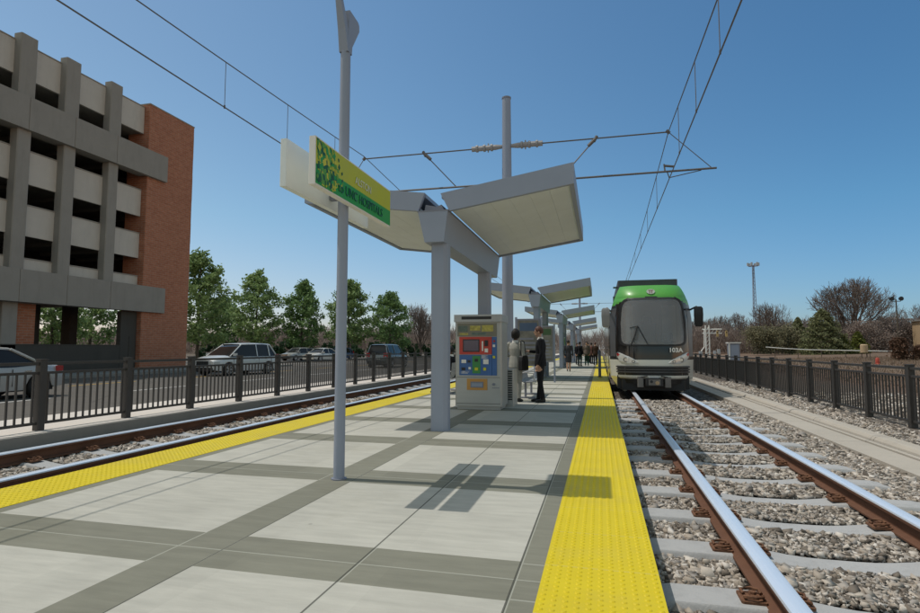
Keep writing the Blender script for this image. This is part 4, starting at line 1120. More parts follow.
    b = MB(); b.box(cx-.26, cx+.26, yn-.10, yn+.5, .10, .34, 0, c=.03); b.box(cx-.17, cx+.17, yn-.16, yn-.1, .13, .30, 1); b.tube([(cx+.08, yn-.17, .2), (cx+.08, yn-.13, .2)], .06, 10, 2)
    b.tube([(cx-.09, yn-.17, .24), (cx-.09, yn-.13, .24)], .045, 10, 0)
    for s in (-1, 1): b.box(cx+s*.40-.09, cx+s*.40+.09, yn-.04, yn+.3, .06, .38, 1, c=.02); b.tube([(cx+s*.2, yn-.05, .40), (cx+s*.42, yn-.02, .36)], .02, 6, 0)
    b.box(cx-.16, cx+.16, yn-.06, yn+.2, .345, .40, 3, c=.02)
    b.build('coupler', [M['dark'], mat('coupler_grey', (.16, .15, .14), .5), M['tan'], M['galv']], t)
    # roof equipment, clearance lamp, pantograph far back
    b = MB(); b.box(cx-.97, cx+.95, yn+1.5, yn+9, ZT-.04, ZT+.27, c=.05); b.box(cx-1.12, cx-.97, yn+1.7, yn+1.9, ZT+.04, ZT+.08); b.build('roof_fairing', mat('roof_grey', (.055, .06, .072), .5), t)
    b = MB(); pts = [(cx-.6, yn+12, ZT+.2), (cx, yn+13.2, ZT+.22), (cx-.0, yn+12, ZT+.26)]; b.tube([(cx-.5, yn+12, ZT), pts[0], pts[1]], .03, 6); b.tube([pts[1], pts[2]], .025, 6); b.tube([(cx-.8, yn+12, ZT+.27), (cx+.8, yn+12, ZT+.27)], .02, 6); b.build('pantograph', M['dark'], t)
    # emblem: small hooded badge with a T-like mark
    b = MB(); c = front(0, 3.05, .02)
    def badge(pts, m, dy): b.add([(c.x+p, c.y+dy+(q*.75), c.z+q) for p, q in pts], [tuple(range(len(pts)))], m)
    badge([(.13*math.cos(a), .085*math.sin(a)) for a in [i*math.pi/10 for i in range(20)]], 0, -.012)
    badge([(-.075, .03), (.075, .03), (.075, .055), (-.075, .055)], 1, -.018); badge([(-.045, -.06), (-.018, -.06), (-.018, .03), (-.045, .03)], 1, -.018); badge([(.018, -.06), (.045, -.06), (.045, .03), (.018, .03)], 1, -.018)
    b.build('emblem', [mat('badge_grey', (.33, .36, .33), .5), mat('badge_red', (.16, .09, .08), .5)], t, normals=False)
    p = front(.50, 1.195, .02)
    text_mesh('fleet_number', '103A', .185, FACE_FRONT((p.x, p.y-.10, p.z)), M['white'], t, .003, .006)
    # mirrors
    for s, m in ((-1, mat('mirror_grey', (.22, .22, .22), .5)), (1, M['black'])):
        p = front(s, 2.35)
        b = MB(); b.tube([(p.x-s*.02, p.y-.02, 2.50), (p.x+s*.09, p.y-.55, 2.56), (p.x+s*.13, p.y-.6, 2.50)], .03, 8)
        x = p.x+s*.135
        b.loft([[(x+dx*w, p.y-.62+dy*d, z) for dx, dy in ((-1, -1), (1, -1), (1.1, 0), (1, 1), (-1, 1), (-1.1, 0))] for z, w, d in ((1.93, .075, .05), (1.99, .11, .08), (2.3, .125, .09), (2.50, .12, .085), (2.56, .08, .05))])
        b.build('mirror', m, t, smooth=True)
    # side glazing, doors and green stripe on both sides
    for s in (-1, 1):
        x = cx+s*HW
        for y0, y1 in ((2.0, 3.2), (5.6, 8.6), (9.0, 12), (14.6, 17.6), (18, 21)):
            b = MB(); b.box(min(x, x+s*.012), max(x, x+s*.012), yn+y0, yn+y1, 1.25, 2.35); b.build('side_window', M['carglass'], t)
        for y0 in (3.6, 12.4, 21.6):
            b = MB(); b.box(min(x, x+s*.02), max(x, x+s*.02), yn+y0, yn+y0+.9, .12, 2.4); b.box(min(x, x+s*.02), max(x, x+s*.02), yn+y0+.93, yn+y0+1.83, .12, 2.4); d = b.build('door', M['trainglass'], t)
        b = MB(); b.box(min(x-s*.01, x+s*.008), max(x-s*.01, x+s*.008), yn+1.6, yn+27, 2.44, 2.60); b.build('side_stripe', paint('stripe_green', (.13, .42, .06), .0), t)
    for yy in (3.2, 5.1, 13, 15, 22.5, 24.5):
        for xx in RX:
            b = MB(); b.tube([(xx-.06, yn+yy, .18), (xx+.07, yn+yy, .18)], .30, 20); b.build('wheel', M['dark'], t, smooth=True)
train()

# ------------------------------------------------------------------ cars
def car(label, loc, rz, colr, kind='sedan', group='cars on the road and parking lot', detail=True):
    t = thing('parked_car', label, 'car', loc, group, rz); ORIG[t.name] = Vector()
    K = {'sedan': dict(L=4.7, W=.90, belt=.92, roof=1.42, hood=.86, trunk=.98, y=(-1.25, -.45, .85, 1.72)),
         'suv': dict(L=4.6, W=.93, belt=1.02, roof=1.66, hood=.98, trunk=1.05, y=(-1.38, -.42, 1.68, 2.16)),
         'wagon': dict(L=4.6, W=.89, belt=.92, roof=1.46, hood=.86, trunk=.95, y=(-1.2, -.42, 1.65, 2.2)),
         'van': dict(L=4.5, W=.92, belt=1.0, roof=1.68, hood=.96, trunk=1.0, y=(-1.2, -.45, 1.9, 2.18))}[kind]
    Lh = K['L']/2; W = K['W']; pm = paint(colr[0], colr[1]); ya, yb, yc, yd = K['y']
    def top(y):
        if y < ya: u = (y+Lh)/(ya+Lh); return K['hood']-.20*(1-u)**2.2+(K['belt']-K['hood'])*u**2
        if y > yd: u = (y-yd)/max(.01, Lh-yd); return K['trunk']-.12*u**2.5
        return K['belt']+(K['trunk']-K['belt'])*max(0, (y-yc)/(yd-yc) if yd > yc else 0)
    def wid(y): return W*(1-.14*(abs(y)/Lh)**5)
    wy = (-1.42, 1.56 if kind == 'sedan' else 1.38)
    N_ = 48; secs = []
    for i in range(N_+1):
        y = -Lh+2*Lh*i/N_; w = wid(y); z1 = top(y); zb = .24+(.10*((abs(y)/Lh)**8))
        # wheel arches lift the sill
        sill = zb
        for q in wy:
            d = abs(y-q)
            if d < .40: sill = max(sill, math.sqrt(max(0, .40**2-d**2))+.30)
        sill = min(sill, .72)
        hw = [(.0, z1+.03), (w*.55, z1+.025), (w*.84, z1-.01), (w*.95, z1-.08), (w, z1-.26), (w*1.0, max(.5, sill+.02)), (w*.97, sill), (w*.70, sill if sill < .3 else sill), (w*.68, zb)]
        ring = [(x, y, z) for x, z in hw]+[(-x, y, z) for x, z in hw[::-1][:-1]]
        secs.append(ring)
    b = MB(); b.loft(secs, 0); b.build('body', pm, t, smooth=True)
    # greenhouse: glass cabin and painted roof/pillars
    zb0 = K['belt']+.0; R = K['roof']
    def gh(y, f, inset=0):
        if y <= yb: u = (y-ya)/(yb-ya)
        elif y >= yc: u = (yd-y)/(yd-yc)
        else: u = 1
        u = max(0, min(1, u)); crown = .035*math.sin(math.pi*max(0, min(1, (y-yb)/(yc-yb)))) if yc > yb else 0
        z = top(y)-.01+(R-K['belt'])*u**.9*(1 if u < 1 else 1)+crown*(u == 1)
        return z
    ys = [ya, (ya*2+yb)/3, (ya+2*yb)/3, yb, yb+(yc-yb)*.25, yb+(yc-yb)*.5, yb+(yc-yb)*.75, yc, (2*yc+yd)/3, (yc+2*yd)/3, yd]
    secs = []
    for y in ys:
        z1 = gh(y, 0); z0 = top(y)-.06; u = (z1-z0)/(R-zb0+.06); w0 = wid(y)*.90; w1 = w0-(.20*u)
        secs.append([(-w0, y, z0), (-w1, y, z1-.03), (-w1*.86, y, z1), (w1*.86, y, z1), (w1, y, z1-.03), (w0, y, z0)])
    b = MB(); b.loft(secs, 0); cab = b.build('windows', M['carglass'], t, smooth=True)
    b = MB(); rs = []
    for y in [yb-.06, yb, yb+(yc-yb)*.5, yc, yc+.10]:
        z1 = max(gh(min(max(y, yb), yc), 0), 0)+.012-(.03 if y in (yb-.06, yc+.10) else 0); w1 = wid(y)*.90-.19
        rs.append([(-w1-.012, y, z1-.06), (-w1*.86, y, z1+.004), (0, y, z1+.014), (w1*.86, y, z1+.004), (w1+.012, y, z1-.06)])
    b.loft(rs, 0, cap=False, closed=False); b.build('roof', pm, t, smooth=True)
    def pillar(y0, y1, wd=.05):
        for s in (-1, 1):
            za, zc = top(y0)-.03, gh(y1, 0)-.03
            wa = wid(y0)*.90+.006; w1 = wid(y1)*.90-.20*min(1, (zc-top(y1)+.06)/(R-zb0+.06))+.008
            b = MB(); b.tube([(s*wa, y0, za), (s*(wa+w1)/2*1.004, (y0+y1)/2, (za+zc)/2), (s*w1, y1, zc)], wd*.6, 6)
            b.build('window_pillar', pm, t)
    pillar(ya+.05, yb); pillar(yb+(yc-yb)*.48, yb+(yc-yb)*.5); pillar(yd-.05, yc, .07)
    if kind in ('suv', 'wagon', 'van'): pillar(yb+(yc-yb)*.93, yb+(yc-yb)*.93, .06)
    for q in wy:
        for s in (-1, 1):
            b = MB(); x = s*(W-.12)
            b.loft([[(x+s*dx, q+r*math.cos(a), .33+r*math.sin(a)) for a in [2*math.pi*k/24 for k in range(24)]] for dx, r in ((-.1, .30), (-.1, .33), (.07, .335), (.11, .31), (.11, .225))], 0)
            w_ = b.build('wheel', M['tyre'], t, smooth=True)
            if detail:
                b = MB(); xx = x+s*.112
                b.tube([(xx, q, .33), (xx+s*.006, q, .33)], .21, 20, 1)
                for k in range(5):
                    a = 2*math.pi*k/5; d = Vector((0, math.cos(a), math.sin(a))); n2 = Vector((0, -math.sin(a), math.cos(a))); c = Vector((xx+s*.008, q, .33))
                    b.add([c+n2*.035, c+d*.2+n2*.05, c+d*.2-n2*.05, c-n2*.035], [(0, 1, 2, 3)], 0)
                b.tube([(xx, q, .33), (xx+s*.012, q, .33)], .05, 10, 0)
                b.loft([[(xx+s*.009, q+r*math.cos(a), .33+r*math.sin(a)) for a in [2*math.pi*k/20 for k in range(20)]] for r in (.19, .22)], 0, cap=False)
                b.build('rim', [M['rim'], M['dark']], w_)
    # lights, grille, plates, mirrors, handles
    yf = -Lh; fw = wid(-Lh+.05)
    for s in (-1, 1):
        b = MB(); xa, xb = sorted((s*fw*.62, s*fw*1.0)); b.prism([(s*fw*.60, yf-.012), (s*fw*.99, yf+.03), (s*fw*1.085, yf+.30), (s*fw*1.02, yf+.3), (s*fw*.6, yf+.08)], .60, .74); b.build('headlight', M['lamp'], t)
        b = MB(); z0 = .74 if kind == 'sedan' else .78; b.prism([(s*fw*.66, Lh+.012), (s*fw*1.0, Lh-.02), (s*fw*1.09, Lh-.28), (s*fw*1.03, Lh-.28), (s*fw*.66, Lh-.06)], z0, z0+(.15 if kind == 'sedan' else .3)); b.build('tail_light', M['redlamp'], t)
        b = MB(); yy = ya+.28; b.box(min(s*W*.9, s*(W+.16)), max(s*W*.9, s*(W+.16)), yy-.06, yy+.06, K['belt']+.0, K['belt']+.14, c=.03); b.build('wing_mirror', pm, t)
        b = MB()
        for yy in (yb+.62, yb+1.55): b.box(min(s*(W-.01), s*(W+.018)), max(s*(W-.01), s*(W+.018)), yy, yy+.18, K['belt']-.17, K['belt']-.14)
        b.build('door_handle', M['chrome'], t)
        b = MB()
        for yy in (ya+.25, yb+(yc-yb)*.5, yc-.1): b.box(min(s*(W-.02), s*(W+.002)), max(s*(W-.02), s*(W+.002)), yy, yy+.012, .36, K['belt']-.1)
        b.build('door_seam', M['dark'], t)
    b = MB(); b.box(-fw*.52, fw*.52, yf-.015, yf+.06, .55, .76, 0, c=.01)
    for k in range(5): b.box(-fw*.5, fw*.5, yf-.022, yf-.0155, .57+k*.038, .585+k*.038, 1)
    b.build('grille', [M['black'], M['chrome']], t)
    b = MB(); b.box(-fw*.9, fw*.9, yf-.04, yf+.1, .27, .44, c=.03); b.build('bumper', M['dark'] if kind != 'sedan' else pm, t)
    b = MB(); b.box(-fw*.92, fw*.92, Lh-.1, Lh+.04, .30, .52, c=.03); b.build('bumper', M['dark'] if kind in ('suv', 'van') else pm, t)
    b = MB(); b.box(-.26, .26, Lh+.005, Lh+.044, .62, .75); b.build('licence_plate', M['white'], t)
    b = MB(); b.box(-.75, .75, -Lh+.3, Lh-.3, .20, .5); b.build('underbody', M['black'], t)
    return t
SILVER = ('car_silver', (.56, .56, .55)); PALE = ('car_pale', (.55, .54, .51)); DGREY = ('car_dark_grey', (.13, .14, .14)); BLUE = ('car_blue', (.05, .08, .16))
car('silver sedan cut by the left picture edge, in front of the car park', (-16.55, 11.2, -.15), 0, ('car_silver_sedan', (.38, .38, .37)), 'sedan')
car('silver sport utility car facing the camera right of the brick pier', (-19.15, 26.6, -.15), rad(-10), SILVER, 'suv')
car('grey estate car parked behind and right of the silver sport utility car', (-34.0, 58.5, -.146), rad(-12), ('car_grey', (.33, .34, .33)), 'wagon')
car('pale low sedan just left of the sign pole', (-29.3, 55.2, -.146), rad(-8), PALE, 'sedan')
car('dark blue car mostly hidden behind the pale sedan', (-31.2, 63.0, -.146), rad(-8), BLUE, 'wagon')
car('dark grey van seen from behind between the sign pole and the canopy column', (-15.65, 39.9, -.15), rad(180), DGREY, 'van')

# ------------------------------------------------------------------ vegetation
def quads_cloud(C, size, flat=.0):
    """leaf quads around the centres C"""
    n = len(C); a = rng.normal(0, 1, (n, 3)); a /= np.linalg.norm(a, axis=1)[:, None]
    bq = rng.normal(0, 1, (n, 3)); bq -= a*np.sum(a*bq, 1)[:, None]; bq /= np.linalg.norm(bq, axis=1)[:, None]
    s = size*rng.uniform(.6, 1.4, (n, 1)); a = a*s; bq = bq*s*rng.uniform(.4, .8, (n, 1))
    V = np.stack([C-a, C+bq, C+a, C-bq], 1).reshape(-1, 3)
    F = np.arange(4*n).reshape(n, 4); return V, F
def limb_tree(h, spread, seed, levels=3, r0=.16, up=.75):
    """returns tube segments and tip points of a branching trunk"""
    R = random.Random(seed); segs = []; tips = []
    def grow(p, d, L, r, lv):
        pts = [p]; rs = [r]; n = 4
        for i in range(n):
            d = (d+Vector((R.uniform(-.12, .12), R.uniform(-.12, .12), R.uniform(0, .10)))).normalized(); pts.append(pts[-1]+d*L/n); rs.append(r*(1-.55*(i+1)/n))
        segs.append((pts, rs)); tips.extend(pts[2:])
        if lv == 0: return
        for k in range(R.randint(3, 5)):
            i = R.randint(1, 4); az = R.uniform(0, 2*math.pi); tilt = R.uniform(.35, 1.0)*spread
            q = Vector((math.cos(az)*math.sin(tilt), math.sin(az)*math.sin(tilt), math.cos(tilt)))
            grow(pts[i], (d*.45+q*.7).normalized(), L*R.uniform(.45, .62), max(rs[i]*.6, .012), lv-1)
    return grow, segs, tips
def leafy_tree(label, x, y, z, h, w, seed, nleaf=9000, mt='leaf', leaf=.17, group='green trees behind the parking lot'):
    nleaf = int(nleaf*.85); leaf *= .92
    t = thing('leafy_tree', label, 'tree', (x, y, z), group); R = random.Random(seed); rg = np.random.default_rng(seed)
    b = MB(); tr = [Vector((x, y, z)), Vector((x+R.uniform(-.1, .1), y, z+h*.3)), Vector((x+R.uniform(-.2, .2), y, z+h*.62)), Vector((x+R.uniform(-.2, .2), y, z+h*.93))]
    b.tube(tr, [.16, .13, .08, .025], 8)
    cl = []
    nb = 46
    for i in range(nb):
        f = .14+.83*i/nb; p0 = tr[0].lerp(tr[3], f)+Vector((R.uniform(-.05, .05), 0, 0)); az = i*2.4+R.uniform(-.5, .5)
        env = (math.sin(math.pi*min(1, (f-.06)/.94)**.58)**.8)*(1.08-.35*f)*R.uniform(.62, 1.12); Lb = w/2*max(.12, env)
        e = p0+Vector((math.cos(az)*Lb, math.sin(az)*Lb, Lb*R.uniform(.15, .6)))
        m_ = p0.lerp(e, .55)+Vector((0, 0, -.06*Lb))
        b.tube([p0, m_, e], [.045*(1-f*.6), .025, .01], 5)
        for q in (.35, .6, .8, 1.0): 
            c = p0.lerp(e, q); cl.append((c.x+R.gauss(0, .12), c.y+R.gauss(0, .12), c.z+R.gauss(0, .12), R.uniform(.22, .52)*(.6+.5*min(1, Lb))))
        if Lb > .8:
            for _ in range(2):
                az2 = az+R.choice((-1, 1))*R.uniform(.4, .9); q0 = p0.lerp(e, R.uniform(.4, .7)); e2 = q0+Vector((math.cos(az2), math.sin(az2), R.uniform(.1, .7)))*Lb*.45
                b.tube([q0, e2], [.018, .007], 4); cl.append((e2.x, e2.y, e2.z, R.uniform(.22, .45)))
    b.build('trunk', M['bark'], t, smooth=True)
    cl = np.array(cl); pick = rg.choice(len(cl), nleaf, p=cl[:, 3]**2/np.sum(cl[:, 3]**2))
    C = cl[pick, :3]+rg.normal(0, 1, (nleaf, 3))*cl[pick, 3][:, None]*np.array([.62, .62, .5])
    C[:, 2] = np.maximum(C[:, 2], z+h*.10)
    V, F = quads_cloud(C-np.array([x, y, z]), leaf)
    raw_mesh('crown', V, F, M[mt], parent=t)
leafy_tree('tall green tree directly right of the brick pier, its crown behind the building edge', -39.2, 48, -.1, 12.2, 7.8, 11, 11000)
leafy_tree('smaller green tree left of the large round green tree', -47.0, 62, .1, 8.6, 6.6, 12, 6500, 'leaf2')
leafy_tree('large round green tree behind the silver sport utility car', -40.7, 60, 0, 11.8, 7.4, 13, 11000)
leafy_tree('narrow green tree behind the estate car', -35.6, 62, 0, 10.6, 5.6, 14, 9000, 'leaf2')
leafy_tree('green tree partly hidden by the sign pole', -31.3, 66, .1, 10.9, 6.6, 15, 9500)
leafy_tree('green tree nearest the canopy column on its left', -27.2, 70, .1, 9.5, 6.9, 16, 8200, 'leaf2')
for i, (x, y, h) in enumerate(((-54, 45, 10), (-53, 37, 9.5), (-57, 52, 11))):
    leafy_tree(['green tree seen through the open ground floor, right-hand one', 'green tree seen through the open ground floor, left-hand one', 'farther green tree seen through the open ground floor'][i], x, y, 0, h, 7.5, 21+i, 5000, leaf=.22)

def bare_tree_mesh(seed, h, w, levels, r0, tw=.02, fork=5, trunk=.22):
    R = random.Random(seed); S = []
    def grow(p, d, L, r, lv):
        n = 3; pts = [p]
        for i in range(n):
            d = (d+Vector((R.gauss(0, .10), R.gauss(0, .10), R.gauss(.045, .07)))).normalized(); pts.append(pts[-1]+d*L/n)
        q = pts[-1]; out = (q.x**2+q.y**2)/.62**2+(q.z-.52)**2/.52**2 > R.uniform(.85, 1.1)
        S.append((pts, r, 0 if out else lv))
        if lv == 0 or out: return
        kids_ = 2 if R.random() < .45 else 3
        for k in range(kids_):
            i = 3 if k == 0 else R.randint(1, 3); az = R.uniform(0, 2*math.pi); tilt = R.uniform(.08, .3) if k == 0 else R.uniform(.35, .8)
            u = d.orthogonal().normalized(); v = d.cross(u)
            dd = (d*math.cos(tilt)+(u*math.cos(az)+v*math.sin(az))*math.sin(tilt)).normalized()
            grow(pts[i], dd, L*R.uniform(.68, .9), r*(.72 if k == 0 else .58), lv-1)
    p0 = Vector((0, 0, trunk)); S.append(([Vector((0, 0, 0)), Vector((.01, 0, trunk*.5)), p0, p0+Vector((0, 0, .05))], 1.0, levels))
    for k in range(fork):
        az = 2*math.pi*(k+R.uniform(-.25, .25))/fork; tilt = R.uniform(.15, .95) if k else .08
        grow(p0+Vector((0, 0, R.uniform(-.06, .04))), Vector((math.cos(az)*math.sin(tilt), math.sin(az)*math.sin(tilt), math.cos(tilt))), .26*R.uniform(.85, 1.15), .62, levels-1)
    allp = [q for pts, _, _ in S for q in pts]; mh = max(q.z for q in allp); mw = sorted(max(abs(q.x), abs(q.y)) for q in allp)[int(len(allp)*.985)]
    sx, sz = w/2/mw, h/mh; b = MB(); tv = MB()
    for pts, r, lv in S:
        P = [Vector((q.x*sx, q.y*sx, q.z*sz)) for q in pts]; ra = max(tw, r0*r); rb = max(tw*.8, r0*r*.72)
        rs = [ra+(rb-ra)*i/3 for i in range(4)]
        if lv >= levels-2: b.tube(P, rs, 6, cap=False)
        else: tv.tube(P, rs, 3, cap=False)
    return b, tv
def bare_tree(label, loc, seed, h, w, levels=5, r0=.05, group=None, tw=.02, fork=5, trunk=.22):
    b, tv = bare_tree_mesh(seed, h, w, levels, r0, tw, fork, trunk)
    t = thing('bare_tree', label, 'tree', loc, group); ORIG[t.name] = Vector()
    b.build('trunk', M['barkgrey'], t, smooth=True, normals=False); tv.build('branches', M['twig'], t, normals=False)
    return t
bare_tree('huge leafless tree with a wide rounded crown right of the dark evergreen', (46.6, 120, .5), 31, 14.4, 13.4, 8, .42, tw=.026, fork=8, trunk=.16)
bare_tree('leafless greyish tree between the last green tree and the canopy column', (-26.2, 80, .3), 32, 8.0, 5.6, 7, .16, tw=.02, fork=6, trunk=.12)
bare_tree('leafless tree rising above the tree line right of the floodlight tower', (33.6, 125, .4), 33, 10.6, 8.5, 7, .24, tw=.026, fork=6, trunk=.2)
bare_tree('leafless tree cut by the right edge of the photo', (71.5, 150, .7), 34, 11, 10, 7, .26, tw=.028, fork=6)
p1 = bare_tree('leafless tree in the brown tree line on the right', (22, 141, .5), 35, 8, 6, 7, .17, 'leafless trees of the tree line on the right', tw=.03)
p2 = bare_tree('leafless tree in the brown tree line on the right', (27, 138, .5), 36, 8.5, 6.5, 7, .17, 'leafless trees of the tree line on the right', tw=.03)
R = random.Random(9)
KIDS.clear()
for x in np.arange(20, 84, 3.1):
    dup(random.choice((p1, p2)), (x+R.uniform(-1, 1), R.uniform(128, 150), .4), R.uniform(0, 6.28), scale=(R.uniform(.8, 1.2),)*2+(R.uniform(.62, 1.08),))
for x in np.arange(-75, -19, 5.5):
    o = dup(random.choice((p1, p2)), (x+R.uniform(-1, 1), R.uniform(98, 118), .3), R.uniform(0, 6.28), label='leafless tree in the brush behind the parking lot on the left', group='leafless trees behind the parking lot', scale=(.9, .9, R.uniform(.5, .72)))

def foliage(name, label, cat, loc, cents, size, mt, group=None, trunk=None):
    t = thing(name, label, cat, loc, group); V, F = quads_cloud(cents, size); raw_mesh('crown' if trunk else 'foliage', V, F, M[mt], parent=t)
    if trunk:
        b = MB(); b.tube([(0, 0, 0), (0, 0, trunk*.5), (0, 0, trunk)], [.16, .12, .03], 6); ORIG[t.name] = Vector(); b.build('trunk', M['bark'], t)
    return t
def cone_cloud(n, h, w, seed, pw=.8, layers=9):
    rg = np.random.default_rng(seed); f = rg.uniform(.02, 1, n)**1.15; f = np.where(rg.random(n) < .6, (np.floor(f*layers)+rg.normal(.3, .16, n))/layers, f)
    f = np.clip(f, .02, 1); az = rg.uniform(0, 6.283, n); lob = 1+.22*np.sin(az*5+f*23)+.15*np.sin(az*9+f*41)
    r = w/2*(1-f)**pw*lob*np.sqrt(rg.uniform(.15, 1, n)); return np.stack([np.cos(az)*r, np.sin(az)*r, f*h-.12*r], 1)
def blob_cloud(n, h, w, d, seed, k=14):
    rg = np.random.default_rng(seed); cc = np.stack([rg.uniform(-w/2, w/2, k)*.8, rg.uniform(-d/2, d/2, k)*.8, rg.uniform(.15, .85, k)*h], 1); rr = rg.uniform(.12, .3, k)*min(w, h)
    i = rg.integers(0, k, n); c = cc[i]+rg.normal(0, 1, (n, 3))*rr[i][:, None]*.6; c[:, 2] = np.clip(c[:, 2], 0.02, h); return c
foliage('evergreen_tree', 'broad dark green evergreen in front of the huge leafless tree', 'tree', (34.3, 100, .35), cone_cloud(14000, 7.2, 7.6, 41, .62), .15, 'pine', None, 6.5)
foliage('evergreen_tree', 'small yellow-green conifer, left one of the pair right of the broad evergreen', 'tree', (37.0, 100, .4), cone_cloud(2500, 3.0, 2.6, 42, .6), .15, 'conifer', None, 2.6)
foliage('evergreen_tree', 'small yellow-green conifer, right one of the pair right of the broad evergreen', 'tree', (39.1, 100, .4), cone_cloud(3000, 3.5, 3.0, 43, .6), .15, 'conifer', None, 3)
foliage('evergreen_tree', 'narrow dark pine left of the broad evergreen', 'tree', (35.4, 115, .5), cone_cloud(4000, 6.5, 3.6, 44, .6), .2, 'pine', None, 5.8)
for i, (x, y, h, w, mt, lb) in enumerate(((25.5, 100, 4.4, 5, 'olive', 'olive green bush left of the tall tower base'), (29.0, 104, 5.2, 6, 'olive', 'olive and brown bush cluster below the floodlight tower'), (45.5, 112, 5.6, 6, 'brush', 'reddish brown thicket under the huge leafless tree on its right'), (53, 118, 6.2, 6.5, 'brush', 'brown thicket left of the twin floodlight pole'))):
    foliage('bush', lb, 'bush', (x, y, .4), blob_cloud(9000, h, w, 3, 50+i), .13, mt)
def box_cloud(n, h, w, seed):
    rg = np.random.default_rng(seed); a = rg.uniform(0, 6.283, n); z = rg.uniform(0, 1, n); r = w/2*np.sqrt(rg.uniform(.35, 1, n))*np.sin(np.clip(.35+z*2.5, 0, 2.8))**.35
    return np.stack([np.cos(a)*r, np.sin(a)*r, z*h], 1)
foliage('shrub', 'dark clipped upright shrub with rusty left side near the right edge', 'shrub', (26.85, 60, .1), np.concatenate([box_cloud(3000, 2.1, 1.1, 61), blob_cloud(2600, 2.3, 1.35, 1.3, 71, 22)]), .1, 'rustbush')
foliage('shrub', 'small rusty round shrub cut by the right edge of the photo', 'shrub', (28.25, 60, .1), np.concatenate([box_cloud(1500, 1.35, .7, 62), blob_cloud(1500, 1.5, .85, .8, 72, 14)]), .09, 'rustbush')
foliage('shrub', 'small bright yellow-green shrub behind the left fence near the dark van', 'shrub', (-25.4, 60, -.1), blob_cloud(900, 1.1, .8, .8, 63, 6), .09, 'conifer')
# hedge: separate shrubs in a row behind the lot
hp = foliage('hedge_shrub', 'dark green hedge shrub at the far side of the parking lot', 'shrub', (-58, 72, 0), blob_cloud(1500, 1.35, 2.6, 1.6, 64, 12), .12, 'hedge', 'hedge shrubs behind the parking lot')
for x in np.arange(-55.8, -20, 2.2):
    dup(hp, (x, 72+(x+58)*.32+R.uniform(-.4, .4), .0), R.uniform(0, 6.28), scale=(R.uniform(.9, 1.2),)*2+(R.uniform(1.2, 1.7),))
# far-off brush that reads as one mass
def brush(name, label, x0, x1, y0, y1, h0, h1, n, mt, size, zfun=lambda x: .3):
    x = rng.uniform(x0, x1, n); y = rng.uniform(y0, y1, n)
    env = h0+(h1-h0)*(.5+.28*np.sin(x*.55+1)+.22*np.sin(x*1.9)+.15*np.sin(x*.17)); hh = np.clip(env, .3, None)*rng.uniform(.75, 1.1, n)
    z0 = hh*rng.uniform(0, .92, n)**.9; L = size*rng.uniform(.6, 1.6, n); w = .035+.05*rng.random(n)
    lean = rng.normal(0, .45, (n, 2)); base = np.stack([x, y, z0+zfun(x)], 1); tip = base+np.stack([lean[:, 0]*L, lean[:, 1]*L, L], 1)
    sx = np.stack([w, np.zeros(n), np.zeros(n)], 1); V = np.stack([base-sx, base+sx, tip], 1).reshape(-1, 3); F = np.arange(3*n).reshape(n, 3)
    raw_mesh(name, V, F, M[mt], label, 'brush', kind='stuff')
brush('distant_brush', 'brown leafless undergrowth of the tree line on the right', 14, 88, 124, 150, 4.2, 7.4, 42000, 'brush', 1.3)
brush('distant_brush', 'reddish brown leafless brush behind the hedge on the left', -200, -14, 98, 114, 3.2, 5.8, 62000, 'brush', 1.0)
brush('distant_wood', 'far hazy wood along the horizon behind the platform', -160, 40, 230, 260, 5, 9, 22000, 'brush', 2.6)
brush('distant_wood', 'far hazy wood along the horizon beyond the tree line', 40, 260, 240, 270, 6, 10, 16000, 'brush', 2.6)
def grass(x0, x1, y0, y1, n):
    x = rng.uniform(x0, x1, n); y = rng.uniform(y0, y1, n); zg = np.interp(x, [5.6, 14, 45], [-.16, -.1, .55]); hgt = rng.uniform(.06, .28, n); a = rng.uniform(0, 6.28, n); w = rng.uniform(.01, .03, n)
    base = np.stack([x, y, zg-.01], 1); s = np.stack([np.cos(a)*w, np.sin(a)*w, 0*w], 1); tip = base+np.stack([rng.normal(0, .09, n), rng.normal(0, .09, n), hgt], 1)
    V = np.stack([base-s, base+s, tip], 1).reshape(-1, 3); raw_mesh('dry_grass', V, np.arange(3*n).reshape(n, 3), M['drygrass'], 'dry brownish grass on the ground beyond the right fence', 'grass', kind='stuff')
M['drygrass'] = leaf_mat('dry_grass_blade', (.10, .06, .04, 1), (.30, .22, .145, 1))
grass(9.5, 40, 18, 75, 30000)

# ------------------------------------------------------------------ right-hand background things
def lattice_tower():
    x, y, z0, h = 49.2, 200, .6, 28
    t = thing('floodlight_tower', 'tall slender tower with a crown of small lamps above the tree line', 'tower', (x, y, z0))
    b = MB()
    for s in (-1, 1): b.tube([(x+s*.75, y, z0), (x+s*.22, y, z0+h)], .13, 5)
    b.tube([(x, y+.7, z0), (x, y+.2, z0+h)], .13, 5)
    for k in range(22):
        f0, f1 = k/22, (k+1)/22; w0, w1 = .75-.53*f0, .75-.53*f1; b.tube([(x-w0, y, z0+h*f0), (x+w1, y, z0+h*f1)], .05, 4); b.tube([(x-w1, y, z0+h*f1), (x+w1, y, z0+h*f1)], .04, 4)
    b.build('lattice_mast', M['steel'], t)
    b = MB(); b.tube([(x+1.5*math.cos(a), y+1.5*math.sin(a), z0+h-.3) for a in [i*math.pi/6 for i in range(13)]], .09, 5); b.tube([(x-1.5, y, z0+h-.3), (x+1.5, y, z0+h-.3)], .09, 5); b.build('platform_ring', M['steel'], t)
    for i in range(6):
        a = i*math.pi/3; b = MB(); cx_, cy_ = x+1.6*math.cos(a), y+1.6*math.sin(a); b.box(cx_-.3, cx_+.3, cy_-.2, cy_+.2, z0+h-.25, z0+h+.75, c=.08); b.build('antenna', M['galv'], t)
lattice_tower()
